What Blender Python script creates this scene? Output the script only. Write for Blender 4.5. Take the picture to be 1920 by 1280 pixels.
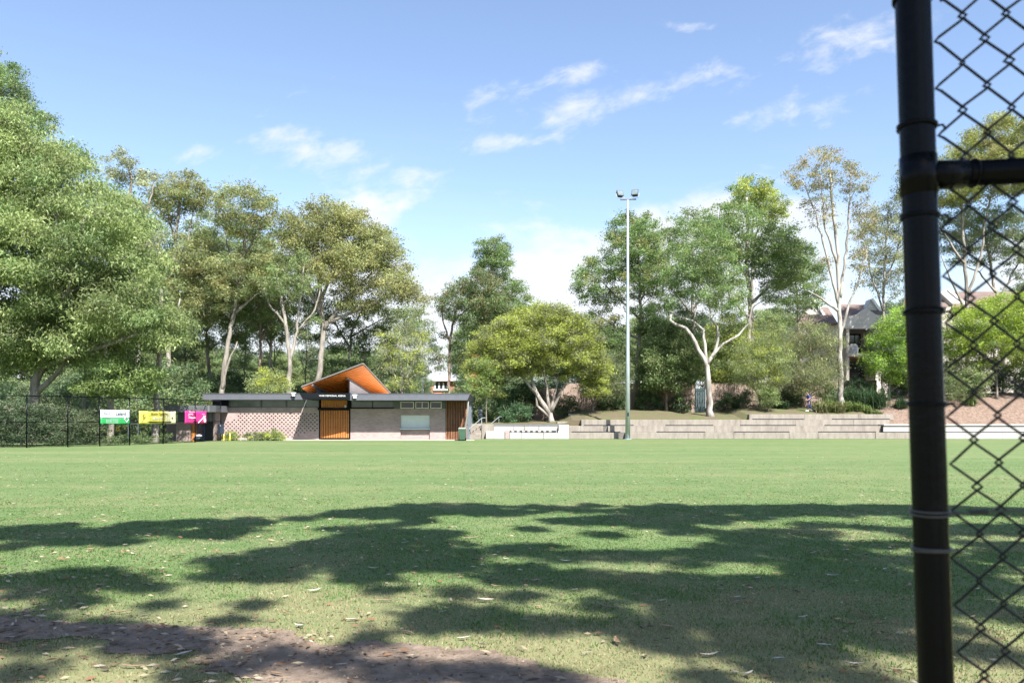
import bpy, bmesh, math, random
import numpy as np
from mathutils import Vector, Matrix

R = math.radians
random.seed(7)
rng = np.random.default_rng(11)
scene = bpy.context.scene
for _o in list(bpy.data.objects):
    bpy.data.objects.remove(_o)
COL = scene.collection

# ------------------------------------------------------------------ camera
F = 1500.0          # focal length in photo pixels (1920 wide)
EYE = 1.6           # camera height
HOR = 785.0         # photo row of the horizon
cam_d = bpy.data.cameras.new('camera')
cam = bpy.data.objects.new('camera', cam_d)
COL.objects.link(cam)
scene.camera = cam
cam.location = (0, 0, EYE)
cam.rotation_euler = (R(90), 0, 0)
cam_d.sensor_width = 36.0
cam_d.lens = F / 1920 * 36
cam_d.shift_y = (HOR - 640) / 1920
cam_d.clip_start = 0.05
cam_d.clip_end = 3000
cam_d.dof.use_dof = True
cam_d.dof.focus_distance = 45
cam_d.dof.aperture_fstop = 5.8

# ------------------------------------------------------------------ sun and sky
SUN_EL, SUN_AZ = R(50), R(25)     # azimuth: to the right of straight behind the camera
S = Vector((math.sin(SUN_AZ) * math.cos(SUN_EL), -math.cos(SUN_AZ) * math.cos(SUN_EL), math.sin(SUN_EL)))
sun_d = bpy.data.lights.new('sun', 'SUN')
sun_d.energy = 5.0
sun_d.angle = R(0.53)
sun_d.color = (1.0, 0.955, 0.88)
sun = bpy.data.objects.new('sun', sun_d)
COL.objects.link(sun)
sun.rotation_euler = (-S).to_track_quat('-Z', 'Y').to_euler()
sun.location = S * 60

world = bpy.data.worlds.new('World')
scene.world = world
world.use_nodes = True
wn, wl = world.node_tree.nodes, world.node_tree.links
wn.clear()


def N(nodes, typ, **kw):
    n = nodes.new(typ)
    for k, v in kw.items():
        setattr(n, k, v)
    return n


def math_node(nodes, links, op, a, b=None, c=None, clamp=False):
    n = nodes.new('ShaderNodeMath')
    n.operation = op
    n.use_clamp = clamp
    for i, v in enumerate((a, b, c)):
        if v is None:
            continue
        if isinstance(v, (int, float)):
            n.inputs[i].default_value = v
        else:
            links.new(v, n.inputs[i])
    return n.outputs[0]


def build_world():
    out = N(wn, 'ShaderNodeOutputWorld')
    bg = N(wn, 'ShaderNodeBackground')
    sky = N(wn, 'ShaderNodeTexSky', sky_type='NISHITA')
    sky.sun_disc = False
    sky.sun_elevation = SUN_EL
    sky.sun_rotation = math.atan2(S.x, S.y)
    sky.air_density = 1.0
    sky.dust_density = 0.6
    sky.ozone_density = 1.6
    tc = N(wn, 'ShaderNodeTexCoord')
    sep = N(wn, 'ShaderNodeSeparateXYZ')
    wl.new(tc.outputs['Generated'], sep.inputs[0])
    M = lambda op, a, b=None, c=None, clamp=False: math_node(wn, wl, op, a, b, c, clamp)
    ay = M('MAXIMUM', M('ABSOLUTE', sep.outputs['Y']), 0.18)
    u = M('DIVIDE', sep.outputs['X'], ay)
    v = M('DIVIDE', sep.outputs['Z'], ay)

    def noise(uv_rot, su, sv, scale, detail, rough, off, dist=0.0):
        ca, sa = math.cos(uv_rot), math.sin(uv_rot)
        uu = M('ADD', M('MULTIPLY', u, ca * su), M('MULTIPLY', v, sa * su))
        vv = M('ADD', M('MULTIPLY', u, -sa * sv), M('MULTIPLY', v, ca * sv))
        cmb = N(wn, 'ShaderNodeCombineXYZ')
        wl.new(uu, cmb.inputs[0])
        wl.new(vv, cmb.inputs[1])
        cmb.inputs[2].default_value = off
        nt = N(wn, 'ShaderNodeTexNoise')
        nt.inputs['Scale'].default_value = scale
        nt.inputs['Detail'].default_value = detail
        nt.inputs['Roughness'].default_value = rough
        nt.inputs['Distortion'].default_value = dist
        wl.new(cmb.outputs[0], nt.inputs['Vector'])
        return nt.outputs['Fac']

    def smooth(x, lo, hi):
        n = N(wn, 'ShaderNodeMapRange', interpolation_type='SMOOTHSTEP')
        wl.new(x, n.inputs['Value'])
        n.inputs['From Min'].default_value = lo
        n.inputs['From Max'].default_value = hi
        return n.outputs[0]
    # high thin streaks, leaning up to the right; a sparse belt of them crosses the sky
    streak = noise(R(14), 1.0, 2.2, 9.5, 8.0, 0.60, 3.7, 0.25)
    patch = noise(R(10), 1.0, 2.2, 2.3, 2.0, 0.5, 8.1)
    mask = None
    for u0, v0, ra, rb, tl in ((-.22, .325, .11, .040, -.25), (-.13, .30, .05, .02, -.2), (.06, .425, .09, .016, .22), (.14, .40, .13, .022, .25), (.24, .425, .06, .020, .3), (-.02, .345, .07, .012, .1), (.36, .385, .07, .022, .25), (.43, .475, .10, .030, .2), (.22, .49, .025, .008, .05), (.24, .27, .11, .020, .2), (-.40, .33, .04, .012, .1)):
        du, dv = M('SUBTRACT', u, u0), M('SUBTRACT', v, v0)
        e1 = M('MULTIPLY', M('MULTIPLY_ADD', dv, math.sin(tl), M('MULTIPLY', du, math.cos(tl))), 1 / ra)
        e2 = M('MULTIPLY', M('MULTIPLY_ADD', du, -math.sin(tl), M('MULTIPLY', dv, math.cos(tl))), 1 / rb)
        gs = M('EXPONENT', M('MULTIPLY', M('ADD', M('MULTIPLY', e1, e1), M('MULTIPLY', e2, e2)), -0.7))
        mask = gs if mask is None else M('MAXIMUM', mask, gs)
    fleck = noise(R(18), 1.0, 1.9, 22.0, 6.0, 0.6, 6.2, 0.3)
    tex = M('MULTIPLY_ADD', fleck, 0.45, M('MULTIPLY_ADD', streak, 0.45, M('MULTIPLY', patch, 0.10)))
    cir = M('MULTIPLY', smooth(M('MULTIPLY_ADD', mask, 0.22, tex), 0.61, 0.86), 0.85)
    # low bank of cloud over the horizon
    bank_n = noise(R(4), 1.0, 1.7, 5.0, 7.0, 0.58, 1.3, 0.3)
    lowv = M('MULTIPLY_ADD', bank_n, 0.42, M('MULTIPLY', v, -1.0))
    patch2 = noise(R(0), 1.0, 0.2, 1.6, 2.0, 0.5, 2.2)
    bank = M('MULTIPLY', smooth(lowv, -0.055, 0.02), smooth(patch2, 0.36, 0.52))
    soft = noise(R(0), 1.0, 2.0, 3.0, 5.0, 0.55, 5.9)
    veil = M('MULTIPLY', smooth(v, 0.42, 0.05), M('MULTIPLY', smooth(soft, 0.40, 0.75), 0.35))
    cl = M('MAXIMUM', M('MULTIPLY', cir, 0.85), M('MULTIPLY', bank, 0.92))
    cl = M('MAXIMUM', cl, veil, clamp=True)
    # sky tint
    hs = N(wn, 'ShaderNodeHueSaturation')
    hs.inputs['Saturation'].default_value = 0.97
    hs.inputs['Value'].default_value = 0.97
    hs.inputs['Hue'].default_value = 0.503
    wl.new(sky.outputs[0], hs.inputs['Color'])
    mix = N(wn, 'ShaderNodeMix', data_type='RGBA')
    wl.new(cl, mix.inputs['Factor'])
    wl.new(hs.outputs[0], mix.inputs['A'])
    mix.inputs['B'].default_value = (CLOUD, CLOUD * 1.02, CLOUD * 1.06, 1)
    wl.new(mix.outputs['Result'], bg.inputs['Color'])
    bg.inputs['Strength'].default_value = SKY
    wl.new(bg.outputs[0], out.inputs[0])


SKY = 0.088
CLOUD = 3.9
build_world()

scene.view_settings.view_transform = 'Standard'
scene.view_settings.look = 'None'
scene.view_settings.exposure = 1.62
scene.view_settings.gamma = 1.0
scene.render.engine = 'CYCLES'
scene.cycles.max_bounces = 6
scene.cycles.diffuse_bounces = 3
scene.cycles.glossy_bounces = 2
scene.cycles.transmission_bounces = 4
scene.cycles.transparent_max_bounces = 6
scene.cycles.caustics_reflective = False
scene.cycles.caustics_refractive = False
scene.cycles.use_denoising = True


# ------------------------------------------------------------------ helpers
def P(px, py, D):
    """world point that stands D metres away and shows at photo pixel px,py"""
    return Vector(((px - 960) / F * D, D, EYE - (py - HOR) / F * D))


def GP(px, py):
    """point of the level field seen at photo pixel px,py"""
    D = EYE * F / (py - HOR)
    return ((px - 960) / F * D, D)


def tag(o, label=None, cat=None, group=None, kind=None):
    if label:
        o['label'] = label
    if cat:
        o['category'] = cat
    if group:
        o['group'] = group
    if kind:
        o['kind'] = kind
    return o


def empty(name, loc=(0, 0, 0)):
    o = bpy.data.objects.new(name, None)
    COL.objects.link(o)
    o.location = loc
    o.empty_display_size = 0.3
    return o


def link(name, me, parent=None, at=None):
    o = bpy.data.objects.new(name, me)
    COL.objects.link(o)
    if parent is not None:
        o.parent = parent
        w = Vector((0, 0, 0))
        p = parent
        while p is not None:
            w += p.location
            p = p.parent
        o.location = -w            # geometry is given in world coordinates
    if at is not None:
        o.location = at
    return o


class MB:
    def __init__(self):
        self.v, self.f = [], []

    def add(self, vs, fs):
        b = len(self.v)
        self.v.extend([tuple(x) for x in vs])
        self.f.extend([tuple(i + b for i in f) for f in fs])
        return self

    def box(self, x0, x1, y0, y1, z0, z1):
        vs = [(x0, y0, z0), (x1, y0, z0), (x1, y1, z0), (x0, y1, z0), (x0, y0, z1), (x1, y0, z1), (x1, y1, z1), (x0, y1, z1)]
        return self.add(vs, [(0, 1, 5, 4), (1, 2, 6, 5), (2, 3, 7, 6), (3, 0, 4, 7), (4, 5, 6, 7), (3, 2, 1, 0)])

    def hexa(self, vs):
        return self.add(vs, [(0, 1, 5, 4), (1, 2, 6, 5), (2, 3, 7, 6), (3, 0, 4, 7), (4, 5, 6, 7), (3, 2, 1, 0)])

    def prism(self, poly, off):
        """closed prism: polygon (list of points) pushed along off"""
        n = len(poly)
        off = Vector(off)
        a = [Vector(p) for p in poly]
        b = [p + off for p in a]
        fs = [tuple(range(n)), tuple(range(2 * n - 1, n - 1, -1))]
        fs += [((i + 1) % n, i, n + i, n + (i + 1) % n) for i in range(n)]
        return self.add(a + b, fs)

    def tube(self, pts, rad, n=6, cap=True):
        pts = [Vector(p) for p in pts]
        m = len(pts)
        if isinstance(rad, (int, float)):
            rad = [rad] * m
        b = len(self.v)
        t0 = (pts[1] - pts[0]).normalized()
        u = t0.orthogonal().normalized()
        for i, p in enumerate(pts):
            t = (pts[min(i + 1, m - 1)] - pts[max(i - 1, 0)])
            t = t.normalized() if t.length > 1e-9 else t0
            u = (u - t * u.dot(t))
            u = u.normalized() if u.length > 1e-9 else t.orthogonal().normalized()
            w = t.cross(u)
            for k in range(n):
                a = 2 * math.pi * k / n
                q = p + (u * math.cos(a) + w * math.sin(a)) * rad[i]
                self.v.append((q.x, q.y, q.z))
        for i in range(m - 1):
            for k in range(n):
                k2 = (k + 1) % n
                self.f.append((b + i * n + k, b + i * n + k2, b + (i + 1) * n + k2, b + (i + 1) * n + k))
        if cap:
            self.f.append(tuple(b + k for k in range(n - 1, -1, -1)))
            self.f.append(tuple(b + (m - 1) * n + k for k in range(n)))
        return self

    def ring(self, c, axis_r, tube_r, nrm=(0, 0, 1), n=20, k=6):
        c = Vector(c)
        z = Vector(nrm).normalized()
        x = z.orthogonal().normalized()
        y = z.cross(x)
        b = len(self.v)
        for i in range(n):
            a = 2 * math.pi * i / n
            d = x * math.cos(a) + y * math.sin(a)
            for j in range(k):
                e = 2 * math.pi * j / k
                q = c + d * (axis_r + tube_r * math.cos(e)) + z * tube_r * math.sin(e)
                self.v.append((q.x, q.y, q.z))
        for i in range(n):
            for j in range(k):
                self.f.append((b + i * k + j, b + ((i + 1) % n) * k + j, b + ((i + 1) % n) * k + (j + 1) % k, b + i * k + (j + 1) % k))
        return self

    def mesh(self, name, m=None, smooth=False, bevel=0):
        me = bpy.data.meshes.new(name)
        me.from_pydata(self.v, [], self.f)
        if bevel:
            bm = bmesh.new()
            bm.from_mesh(me)
            bmesh.ops.bevel(bm, geom=bm.edges[:], offset=bevel, segments=1, affect='EDGES', profile=0.6)
            bm.to_mesh(me)
            bm.free()
        if m is not None:
            me.materials.append(m)
        if smooth:
            me.polygons.foreach_set('use_smooth', [True] * len(me.polygons))
        me.update()
        return me

    def build(self, name, m=None, parent=None, smooth=False, bevel=0):
        return link(name, self.mesh(name, m, smooth, bevel), parent)


def np_mesh(name, verts, nper, m, col=None, smooth=False):
    """mesh of equal loose faces with nper corners each, with an optional colour per corner point"""
    verts = np.ascontiguousarray(verts, dtype=np.float32)
    nv = len(verts)
    nf = nv // nper
    me = bpy.data.meshes.new(name)
    me.vertices.add(nv)
    me.vertices.foreach_set('co', verts.ravel())
    me.loops.add(nv)
    me.loops.foreach_set('vertex_index', np.arange(nv, dtype=np.int32))
    me.polygons.add(nf)
    me.polygons.foreach_set('loop_start', np.arange(0, nv, nper, dtype=np.int32))
    if col is not None:
        a = me.attributes.new('tint', 'FLOAT_COLOR', 'POINT')
        c = np.ones((nv, 4), dtype=np.float32)
        c[:, :3] = col
        a.data.foreach_set('color', c.ravel())
    me.materials.append(m)
    me.update(calc_edges=True)
    return me


def vnoise(x, y, seed=0):
    """smooth 2-d value noise in 0..1 for numpy arrays"""
    xi, yi = np.floor(x).astype(np.int64), np.floor(y).astype(np.int64)
    fx, fy = x - xi, y - yi
    fx = fx * fx * (3 - 2 * fx)
    fy = fy * fy * (3 - 2 * fy)

    def h(a, b):
        n = (a * 374761393 + b * 668265263 + seed * 69069) & 0x7fffffff
        n = ((n ^ (n >> 13)) * 1274126177) & 0x7fffffff
        return ((n ^ (n >> 16)) & 0xffff) / 65535.0
    return (h(xi, yi) * (1 - fx) + h(xi + 1, yi) * fx) * (1 - fy) + (h(xi, yi + 1) * (1 - fx) + h(xi + 1, yi + 1) * fx) * fy


def in_poly(px, py, poly):
    px, py = np.asarray(px), np.asarray(py)
    r = np.zeros(px.shape, bool)
    n = len(poly)
    for i in range(n):
        x0, y0 = poly[i]
        x1, y1 = poly[(i + 1) % n]
        c = ((y0 > py) != (y1 > py)) & (px < (x1 - x0) * (py - y0) / ((y1 - y0) if y1 != y0 else 1e-9) + x0)
        r ^= c
    return r


def poly_dist(px, py, poly):
    d = np.full(np.shape(px), 1e9)
    n = len(poly)
    for i in range(n):
        a, b = np.array(poly[i], float), np.array(poly[(i + 1) % n], float)
        ab = b - a
        t = np.clip(((px - a[0]) * ab[0] + (py - a[1]) * ab[1]) / (ab @ ab + 1e-9), 0, 1)
        d = np.minimum(d, np.hypot(px - a[0] - t * ab[0], py - a[1] - t * ab[1]))
    return d


# ------------------------------------------------------------------ materials
def new_mat(name):
    m = bpy.data.materials.new(name)
    m.use_nodes = True
    nt = m.node_tree
    b = nt.nodes['Principled BSDF']
    return m, nt.nodes, nt.links, b


def ramp(nodes, stops):
    r = nodes.new('ShaderNodeValToRGB')
    e = r.color_ramp.elements
    while len(e) > 1:
        e.remove(e[-1])
    e[0].position, e[0].color = stops[0][0], (*stops[0][1], 1)
    for p, c in stops[1:]:
        x = e.new(p)
        x.color = (*c, 1)
    return r


def noise_mat(name, stops, scale=4.0, detail=6, rough=0.7, bump=0.0, bump_scale=None, stretch=(1, 1, 1), spec=0.3, metallic=0.0, nrough=0.6):
    m, nd, lk, b = new_mat(name)
    tc = nd.new('ShaderNodeTexCoord')
    mp = nd.new('ShaderNodeMapping')
    mp.inputs['Scale'].default_value = stretch
    lk.new(tc.outputs['Object'], mp.inputs[0])
    n = nd.new('ShaderNodeTexNoise')
    n.inputs['Scale'].default_value = scale
    n.inputs['Detail'].default_value = detail
    n.inputs['Roughness'].default_value = nrough
    lk.new(mp.outputs[0], n.inputs['Vector'])
    r = ramp(nd, stops)
    lk.new(n.outputs['Fac'], r.inputs[0])
    lk.new(r.outputs[0], b.inputs['Base Color'])
    b.inputs['Roughness'].default_value = rough
    b.inputs['Specular IOR Level'].default_value = spec
    b.inputs['Metallic'].default_value = metallic
    if bump:
        n2 = nd.new('ShaderNodeTexNoise')
        n2.inputs['Scale'].default_value = bump_scale or scale * 6
        n2.inputs['Detail'].default_value = 5
        lk.new(mp.outputs[0], n2.inputs['Vector'])
        bp = nd.new('ShaderNodeBump')
        bp.inputs['Strength'].default_value = bump
        bp.inputs['Distance'].default_value = 0.02
        lk.new(n2.outputs['Fac'], bp.inputs['Height'])
        lk.new(bp.outputs[0], b.inputs['Normal'])
    return m


def brick_mat(name, c1, c2, mortar, w=0.24, h=0.086, rough=0.85):
    m, nd, lk, b = new_mat(name)
    tc = nd.new('ShaderNodeTexCoord')
    geo = nd.new('ShaderNodeNewGeometry')
    sp = nd.new('ShaderNodeSeparateXYZ')
    lk.new(tc.outputs['Object'], sp.inputs[0])
    cm = nd.new('ShaderNodeCombineXYZ')
    ad = math_node(nd, lk, 'ADD', sp.outputs['X'], sp.outputs['Y'])
    lk.new(ad, cm.inputs[0])
    lk.new(sp.outputs['Z'], cm.inputs[1])
    br = nd.new('ShaderNodeTexBrick')
    br.inputs['Scale'].default_value = 1.0
    br.inputs['Brick Width'].default_value = w
    br.inputs['Row Height'].default_value = h
    br.inputs['Mortar Size'].default_value = 0.006
    br.inputs['Bias'].default_value = -0.1
    br.inputs['Color1'].default_value = (*c1, 1)
    br.inputs['Color2'].default_value = (*c2, 1)
    br.inputs['Mortar'].default_value = (*mortar, 1)
    lk.new(cm.outputs[0], br.inputs['Vector'])
    n = nd.new('ShaderNodeTexNoise')
    n.inputs['Scale'].default_value = 0.9
    n.inputs['Detail'].default_value = 6
    lk.new(tc.outputs['Object'], n.inputs['Vector'])
    mx = nd.new('ShaderNodeMix')
    mx.data_type = 'RGBA'
    mx.blend_type = 'MULTIPLY'
    mx.inputs['Factor'].default_value = 0.45
    r = ramp(nd, [(0.3, (0.6, 0.58, 0.58)), (0.7, (1.1, 1.08, 1.05))])
    lk.new(n.outputs['Fac'], r.inputs[0])
    lk.new(br.outputs['Color'], mx.inputs['A'])
    lk.new(r.outputs[0], mx.inputs['B'])
    lk.new(mx.outputs['Result'], b.inputs['Base Color'])
    bp = nd.new('ShaderNodeBump')
    bp.inputs['Strength'].default_value = 0.5
    bp.inputs['Distance'].default_value = 0.01
    bp.invert = True
    lk.new(br.outputs['Fac'], bp.inputs['Height'])
    lk.new(bp.outputs[0], b.inputs['Normal'])
    b.inputs['Roughness'].default_value = rough
    return m


def leaf_mat(name, trans=0.38, rough=0.5, spec=0.35):
    m, nd, lk, b = new_mat(name)
    at = nd.new('ShaderNodeAttribute')
    at.attribute_name = 'tint'
    lk.new(at.outputs['Color'], b.inputs['Base Color'])
    b.inputs['Roughness'].default_value = rough
    b.inputs['Specular IOR Level'].default_value = spec
    tr = nd.new('ShaderNodeBsdfTranslucent')
    hs = nd.new('ShaderNodeHueSaturation')
    hs.inputs['Saturation'].default_value = 1.1
    hs.inputs['Value'].default_value = 1.35
    lk.new(at.outputs['Color'], hs.inputs['Color'])
    lk.new(hs.outputs[0], tr.inputs['Color'])
    mx = nd.new('ShaderNodeMixShader')
    mx.inputs[0].default_value = trans
    lk.new(b.outputs[0], mx.inputs[1])
    lk.new(tr.outputs[0], mx.inputs[2])
    lk.new(mx.outputs[0], nd['Material Output'].inputs[0])
    return m


def bark_mat(name, light, mid, dark, scale=3.0):
    return noise_mat(name, [(0.28, dark), (0.46, mid), (0.58, light), (0.9, light)], scale=scale, detail=8, rough=0.85, bump=0.5, bump_scale=18, stretch=(1, 1, 0.25))


def ground_mat():
    m, nd, lk, b = new_mat('grass_turf')
    tc = nd.new('ShaderNodeTexCoord')
    sp = nd.new('ShaderNodeSeparateXYZ')
    lk.new(tc.outputs['Object'], sp.inputs[0])

    def nz(scale, detail=5, rough=0.6, stretch=None):
        n = nd.new('ShaderNodeTexNoise')
        n.inputs['Scale'].default_value = scale
        n.inputs['Detail'].default_value = detail
        n.inputs['Roughness'].default_value = rough
        if stretch:
            mp = nd.new('ShaderNodeMapping')
            mp.inputs['Scale'].default_value = stretch
            lk.new(tc.outputs['Object'], mp.inputs[0])
            lk.new(mp.outputs[0], n.inputs['Vector'])
        else:
            lk.new(tc.outputs['Object'], n.inputs['Vector'])
        return n.outputs['Fac']
    M = lambda op, a, b_=None, c=None, clamp=False: math_node(nd, lk, op, a, b_, c, clamp)
    big = nz(0.16, 4, 0.6, (0.5, 1.6, 1))
    mid = nz(1.3, 6, 0.65)
    fine = nz(38, 5, 0.75)
    band = nz(0.55, 5, 0.7, (0.035, 0.75, 1))
    green = ramp(nd, [(0.25, (0.064, 0.106, 0.036)), (0.5, (0.092, 0.140, 0.054)), (0.75, (0.128, 0.172, 0.073))])
    lk.new(M('MULTIPLY_ADD', fine, 0.42, M('MULTIPLY_ADD', mid, 0.18, M('MULTIPLY', band, 0.40))), green.inputs[0])
    dry = ramp(nd, [(0.25, (0.128, 0.142, 0.062)), (0.75, (0.205, 0.20, 0.108))])
    lk.new(fine, dry.inputs[0])
    # dry turf: soft patches everywhere, more of it along the worn track
    near = nd.new('ShaderNodeMapRange')
    lk.new(sp.outputs['Y'], near.inputs['Value'])
    near.inputs['From Min'].default_value = 9.0
    near.inputs['From Max'].default_value = 5.2
    near.inputs['To Min'].default_value = 0.0
    near.inputs['To Max'].default_value = 0.27
    f = M('ADD', M('MULTIPLY_ADD', mid, 0.42, M('MULTIPLY_ADD', big, 0.42, M('MULTIPLY', band, 0.26))), near.outputs[0])
    fr = nd.new('ShaderNodeMapRange')
    lk.new(f, fr.inputs['Value'])
    fr.inputs['From Min'].default_value = 0.50
    fr.inputs['From Max'].default_value = 0.80
    mx = nd.new('ShaderNodeMix')
    mx.data_type = 'RGBA'
    lk.new(fr.outputs[0], mx.inputs['Factor'])
    lk.new(green.outputs[0], mx.inputs['A'])
    lk.new(dry.outputs[0], mx.inputs['B'])
    lk.new(mx.outputs['Result'], b.inputs['Base Color'])
    b.inputs['Roughness'].default_value = 0.9
    b.inputs['Specular IOR Level'].default_value = 0.15
    bp = nd.new('ShaderNodeBump')
    bp.inputs['Strength'].default_value = 0.45
    bp.inputs['Distance'].default_value = 0.03
    lk.new(M('ADD', fine, M('MULTIPLY', mid, 1.5)), bp.inputs['Height'])
    lk.new(bp.outputs[0], b.inputs['Normal'])
    return m


def plain(name, c, rough=0.5, metallic=0.0, spec=0.5, var=0.12, scale=3.0):
    lo = tuple(x * (1 - var) for x in c)
    hi = tuple(min(1, x * (1 + var)) for x in c)
    return noise_mat(name, [(0.3, lo), (0.7, hi)], scale=scale, rough=rough, metallic=metallic, spec=spec)


MT = {}
MT['turf'] = ground_mat()
MT['leaf'] = leaf_mat('leaf', trans=0.45)
MT['blade'] = leaf_mat('grass_blade', trans=0.3, rough=0.6, spec=0.2)
MT['litter'] = leaf_mat('dry_leaf', trans=0.1, rough=0.7, spec=0.3)
MT['bark_pale'] = bark_mat('pale_bark', (0.26, 0.237, 0.207), (0.175, 0.157, 0.135), (0.085, 0.072, 0.06))
MT['bark_white'] = bark_mat('white_bark', (0.36, 0.34, 0.315), (0.235, 0.215, 0.195), (0.105, 0.09, 0.08), 2.2)
MT['bark_brown'] = bark_mat('brown_bark', (0.25, 0.185, 0.15), (0.155, 0.115, 0.095), (0.07, 0.055, 0.045))
MT['bark_grey'] = bark_mat('grey_bark', (0.29, 0.265, 0.235), (0.18, 0.16, 0.14), (0.09, 0.075, 0.065))
MT['brick'] = brick_mat('pink_grey_brick', (0.36, 0.272, 0.262), (0.27, 0.203, 0.198), (0.33, 0.29, 0.28))
MT['brick_red'] = brick_mat('orange_brick', (0.48, 0.19, 0.09), (0.38, 0.14, 0.065), (0.42, 0.33, 0.27))
MT['fascia'] = plain('slate_blue_metal', (0.092, 0.098, 0.118), 0.55, 0.0, var=0.08, spec=0.3)
MT['black'] = plain('black_metal', (0.006, 0.008, 0.011), 0.8, 0.0, spec=0.15)
MT['fence_black'] = noise_mat('black_powder_coat', [(0.3, (0.0015, 0.002, 0.0035)), (0.66, (0.0025, 0.003, 0.005)), (0.9, (0.016, 0.016, 0.018))], scale=14, detail=8, rough=0.24, spec=0.10, bump=0.08, bump_scale=60)
MT['wire'] = plain('black_wire_coat', (0.006, 0.007, 0.010), 0.45, spec=0.25)
MT['tie'] = plain('grey_tie_wire', (0.05, 0.05, 0.056), 0.4, 0.5)
MT['timber'] = noise_mat('orange_timber', [(0.25, (0.36, 0.115, 0.03)), (0.5, (0.52, 0.19, 0.05)), (0.8, (0.62, 0.27, 0.09))], scale=2.5, stretch=(6, 6, 0.6), rough=0.55, spec=0.4)
MT['timber_soffit'] = noise_mat('orange_soffit_timber', [(0.25, (0.60, 0.14, 0.022)), (0.5, (0.78, 0.215, 0.032)), (0.8, (0.85, 0.30, 0.06))], scale=2.0, stretch=(0.8, 5, 5), rough=0.5, spec=0.4)
MT['timber_brown'] = noise_mat('brown_timber', [(0.25, (0.13, 0.055, 0.03)), (0.5, (0.24, 0.11, 0.06)), (0.8, (0.36, 0.19, 0.11))], scale=2.5, stretch=(6, 6, 0.6), rough=0.6)
MT['white'] = plain('white_paint', (0.74, 0.74, 0.73), 0.5, var=0.06)
MT['offwhite'] = plain('off_white_panel', (0.60, 0.61, 0.62), 0.55, var=0.06)
MT['shutter'] = plain('pale_shutter_metal', (0.74, 0.77, 0.80), 0.4, 0.1, var=0.05)
MT['glass'] = noise_mat('green_glass', [(0.3, (0.05, 0.075, 0.06)), (0.7, (0.11, 0.14, 0.115))], scale=0.7, rough=0.12, spec=0.6)
MT['dark_glass'] = noise_mat('dark_glass', [(0.3, (0.012, 0.016, 0.018)), (0.7, (0.03, 0.036, 0.04))], scale=1.5, rough=0.1, spec=0.6)
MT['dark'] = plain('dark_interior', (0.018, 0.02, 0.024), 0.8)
MT['concrete'] = noise_mat('weathered_concrete', [(0.25, (0.120, 0.106, 0.092)), (0.45, (0.20, 0.178, 0.155)), (0.62, (0.25, 0.226, 0.198)), (0.8, (0.29, 0.265, 0.236))], scale=1.6, detail=9, rough=0.9, bump=0.25, bump_scale=30, stretch=(1.6, 1.6, 0.45), nrough=0.72)
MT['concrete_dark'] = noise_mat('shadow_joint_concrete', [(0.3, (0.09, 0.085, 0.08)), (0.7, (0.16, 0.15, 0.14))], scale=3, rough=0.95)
MT['render_white'] = noise_mat('white_rendered_wall', [(0.2, (0.25, 0.243, 0.23)), (0.5, (0.325, 0.318, 0.305)), (0.8, (0.37, 0.363, 0.35))], scale=1.2, detail=8, rough=0.85)
MT['paving'] = noise_mat('pale_paving', [(0.3, (0.30, 0.285, 0.25)), (0.7, (0.38, 0.36, 0.32))], scale=2, rough=0.9)
MT['dirt'] = noise_mat('bare_dirt', [(0.22, (0.064, 0.046, 0.034)), (0.42, (0.128, 0.096, 0.072)), (0.58, (0.19, 0.146, 0.112)), (0.8, (0.29, 0.235, 0.185))], scale=7, detail=12, rough=0.95, bump=1.0, bump_scale=40, nrough=0.7)
MT['mulch'] = noise_mat('bark_mulch', [(0.3, (0.055, 0.038, 0.030)), (0.5, (0.145, 0.102, 0.08)), (0.72, (0.27, 0.205, 0.168))], scale=5, detail=10, rough=0.95, bump=1.0, bump_scale=30, nrough=0.8)
MT['bank_grass'] = noise_mat('bank_grass', [(0.25, (0.060, 0.045, 0.032)), (0.47, (0.105, 0.085, 0.055)), (0.56, (0.075, 0.09, 0.03)), (0.75, (0.095, 0.135, 0.036))], scale=0.9, detail=10, rough=0.95, bump=0.8, bump_scale=25, nrough=0.75)  # brown dirt tones, darkened to carry tree shade, mixed through the green
MT['steel'] = plain('galvanised_steel', (0.42, 0.47, 0.50), 0.42, 0.6, var=0.1)
MT['tan'] = noise_mat('tan_render', [(0.25, (0.20, 0.15, 0.125)), (0.6, (0.28, 0.215, 0.18)), (0.85, (0.34, 0.27, 0.225))], scale=1.0, detail=8, rough=0.9)
MT['house'] = noise_mat('grey_beige_render', [(0.3, (0.40, 0.37, 0.33)), (0.7, (0.50, 0.465, 0.42))], scale=0.6, rough=0.85)
MT['house_gable'] = noise_mat('pale_grey_render', [(0.3, (0.42, 0.42, 0.42)), (0.7, (0.52, 0.52, 0.52))], scale=0.6, rough=0.85)
MT['roof_tile'] = brick_mat('brown_roof_tile', (0.165, 0.118, 0.102), (0.12, 0.086, 0.076), (0.07, 0.052, 0.046), 0.3, 0.20)
MT['bin_green'] = plain('green_bin_plastic', (0.035, 0.085, 0.055), 0.5)
MT['green_gate'] = plain('dark_green_paint', (0.012, 0.035, 0.038), 0.5)
MT['banner_white'] = plain('white_vinyl', (0.46, 0.50, 0.54), 0.45, var=0.05)
MT['banner_green'] = plain('green_vinyl', (0.02, 0.26, 0.07), 0.45, var=0.15)
MT['banner_yellow'] = plain('yellow_vinyl', (0.58, 0.55, 0.10), 0.45, var=0.06)
MT['banner_cream'] = plain('cream_vinyl', (0.56, 0.54, 0.32), 0.45, var=0.04)
MT['banner_pink'] = plain('magenta_vinyl', (0.58, 0.028, 0.21), 0.45, var=0.06)
MT['ink'] = plain('dark_ink', (0.03, 0.035, 0.05), 0.6)
MT['ink_brown'] = plain('brown_ink', (0.16, 0.13, 0.02), 0.6)
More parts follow.
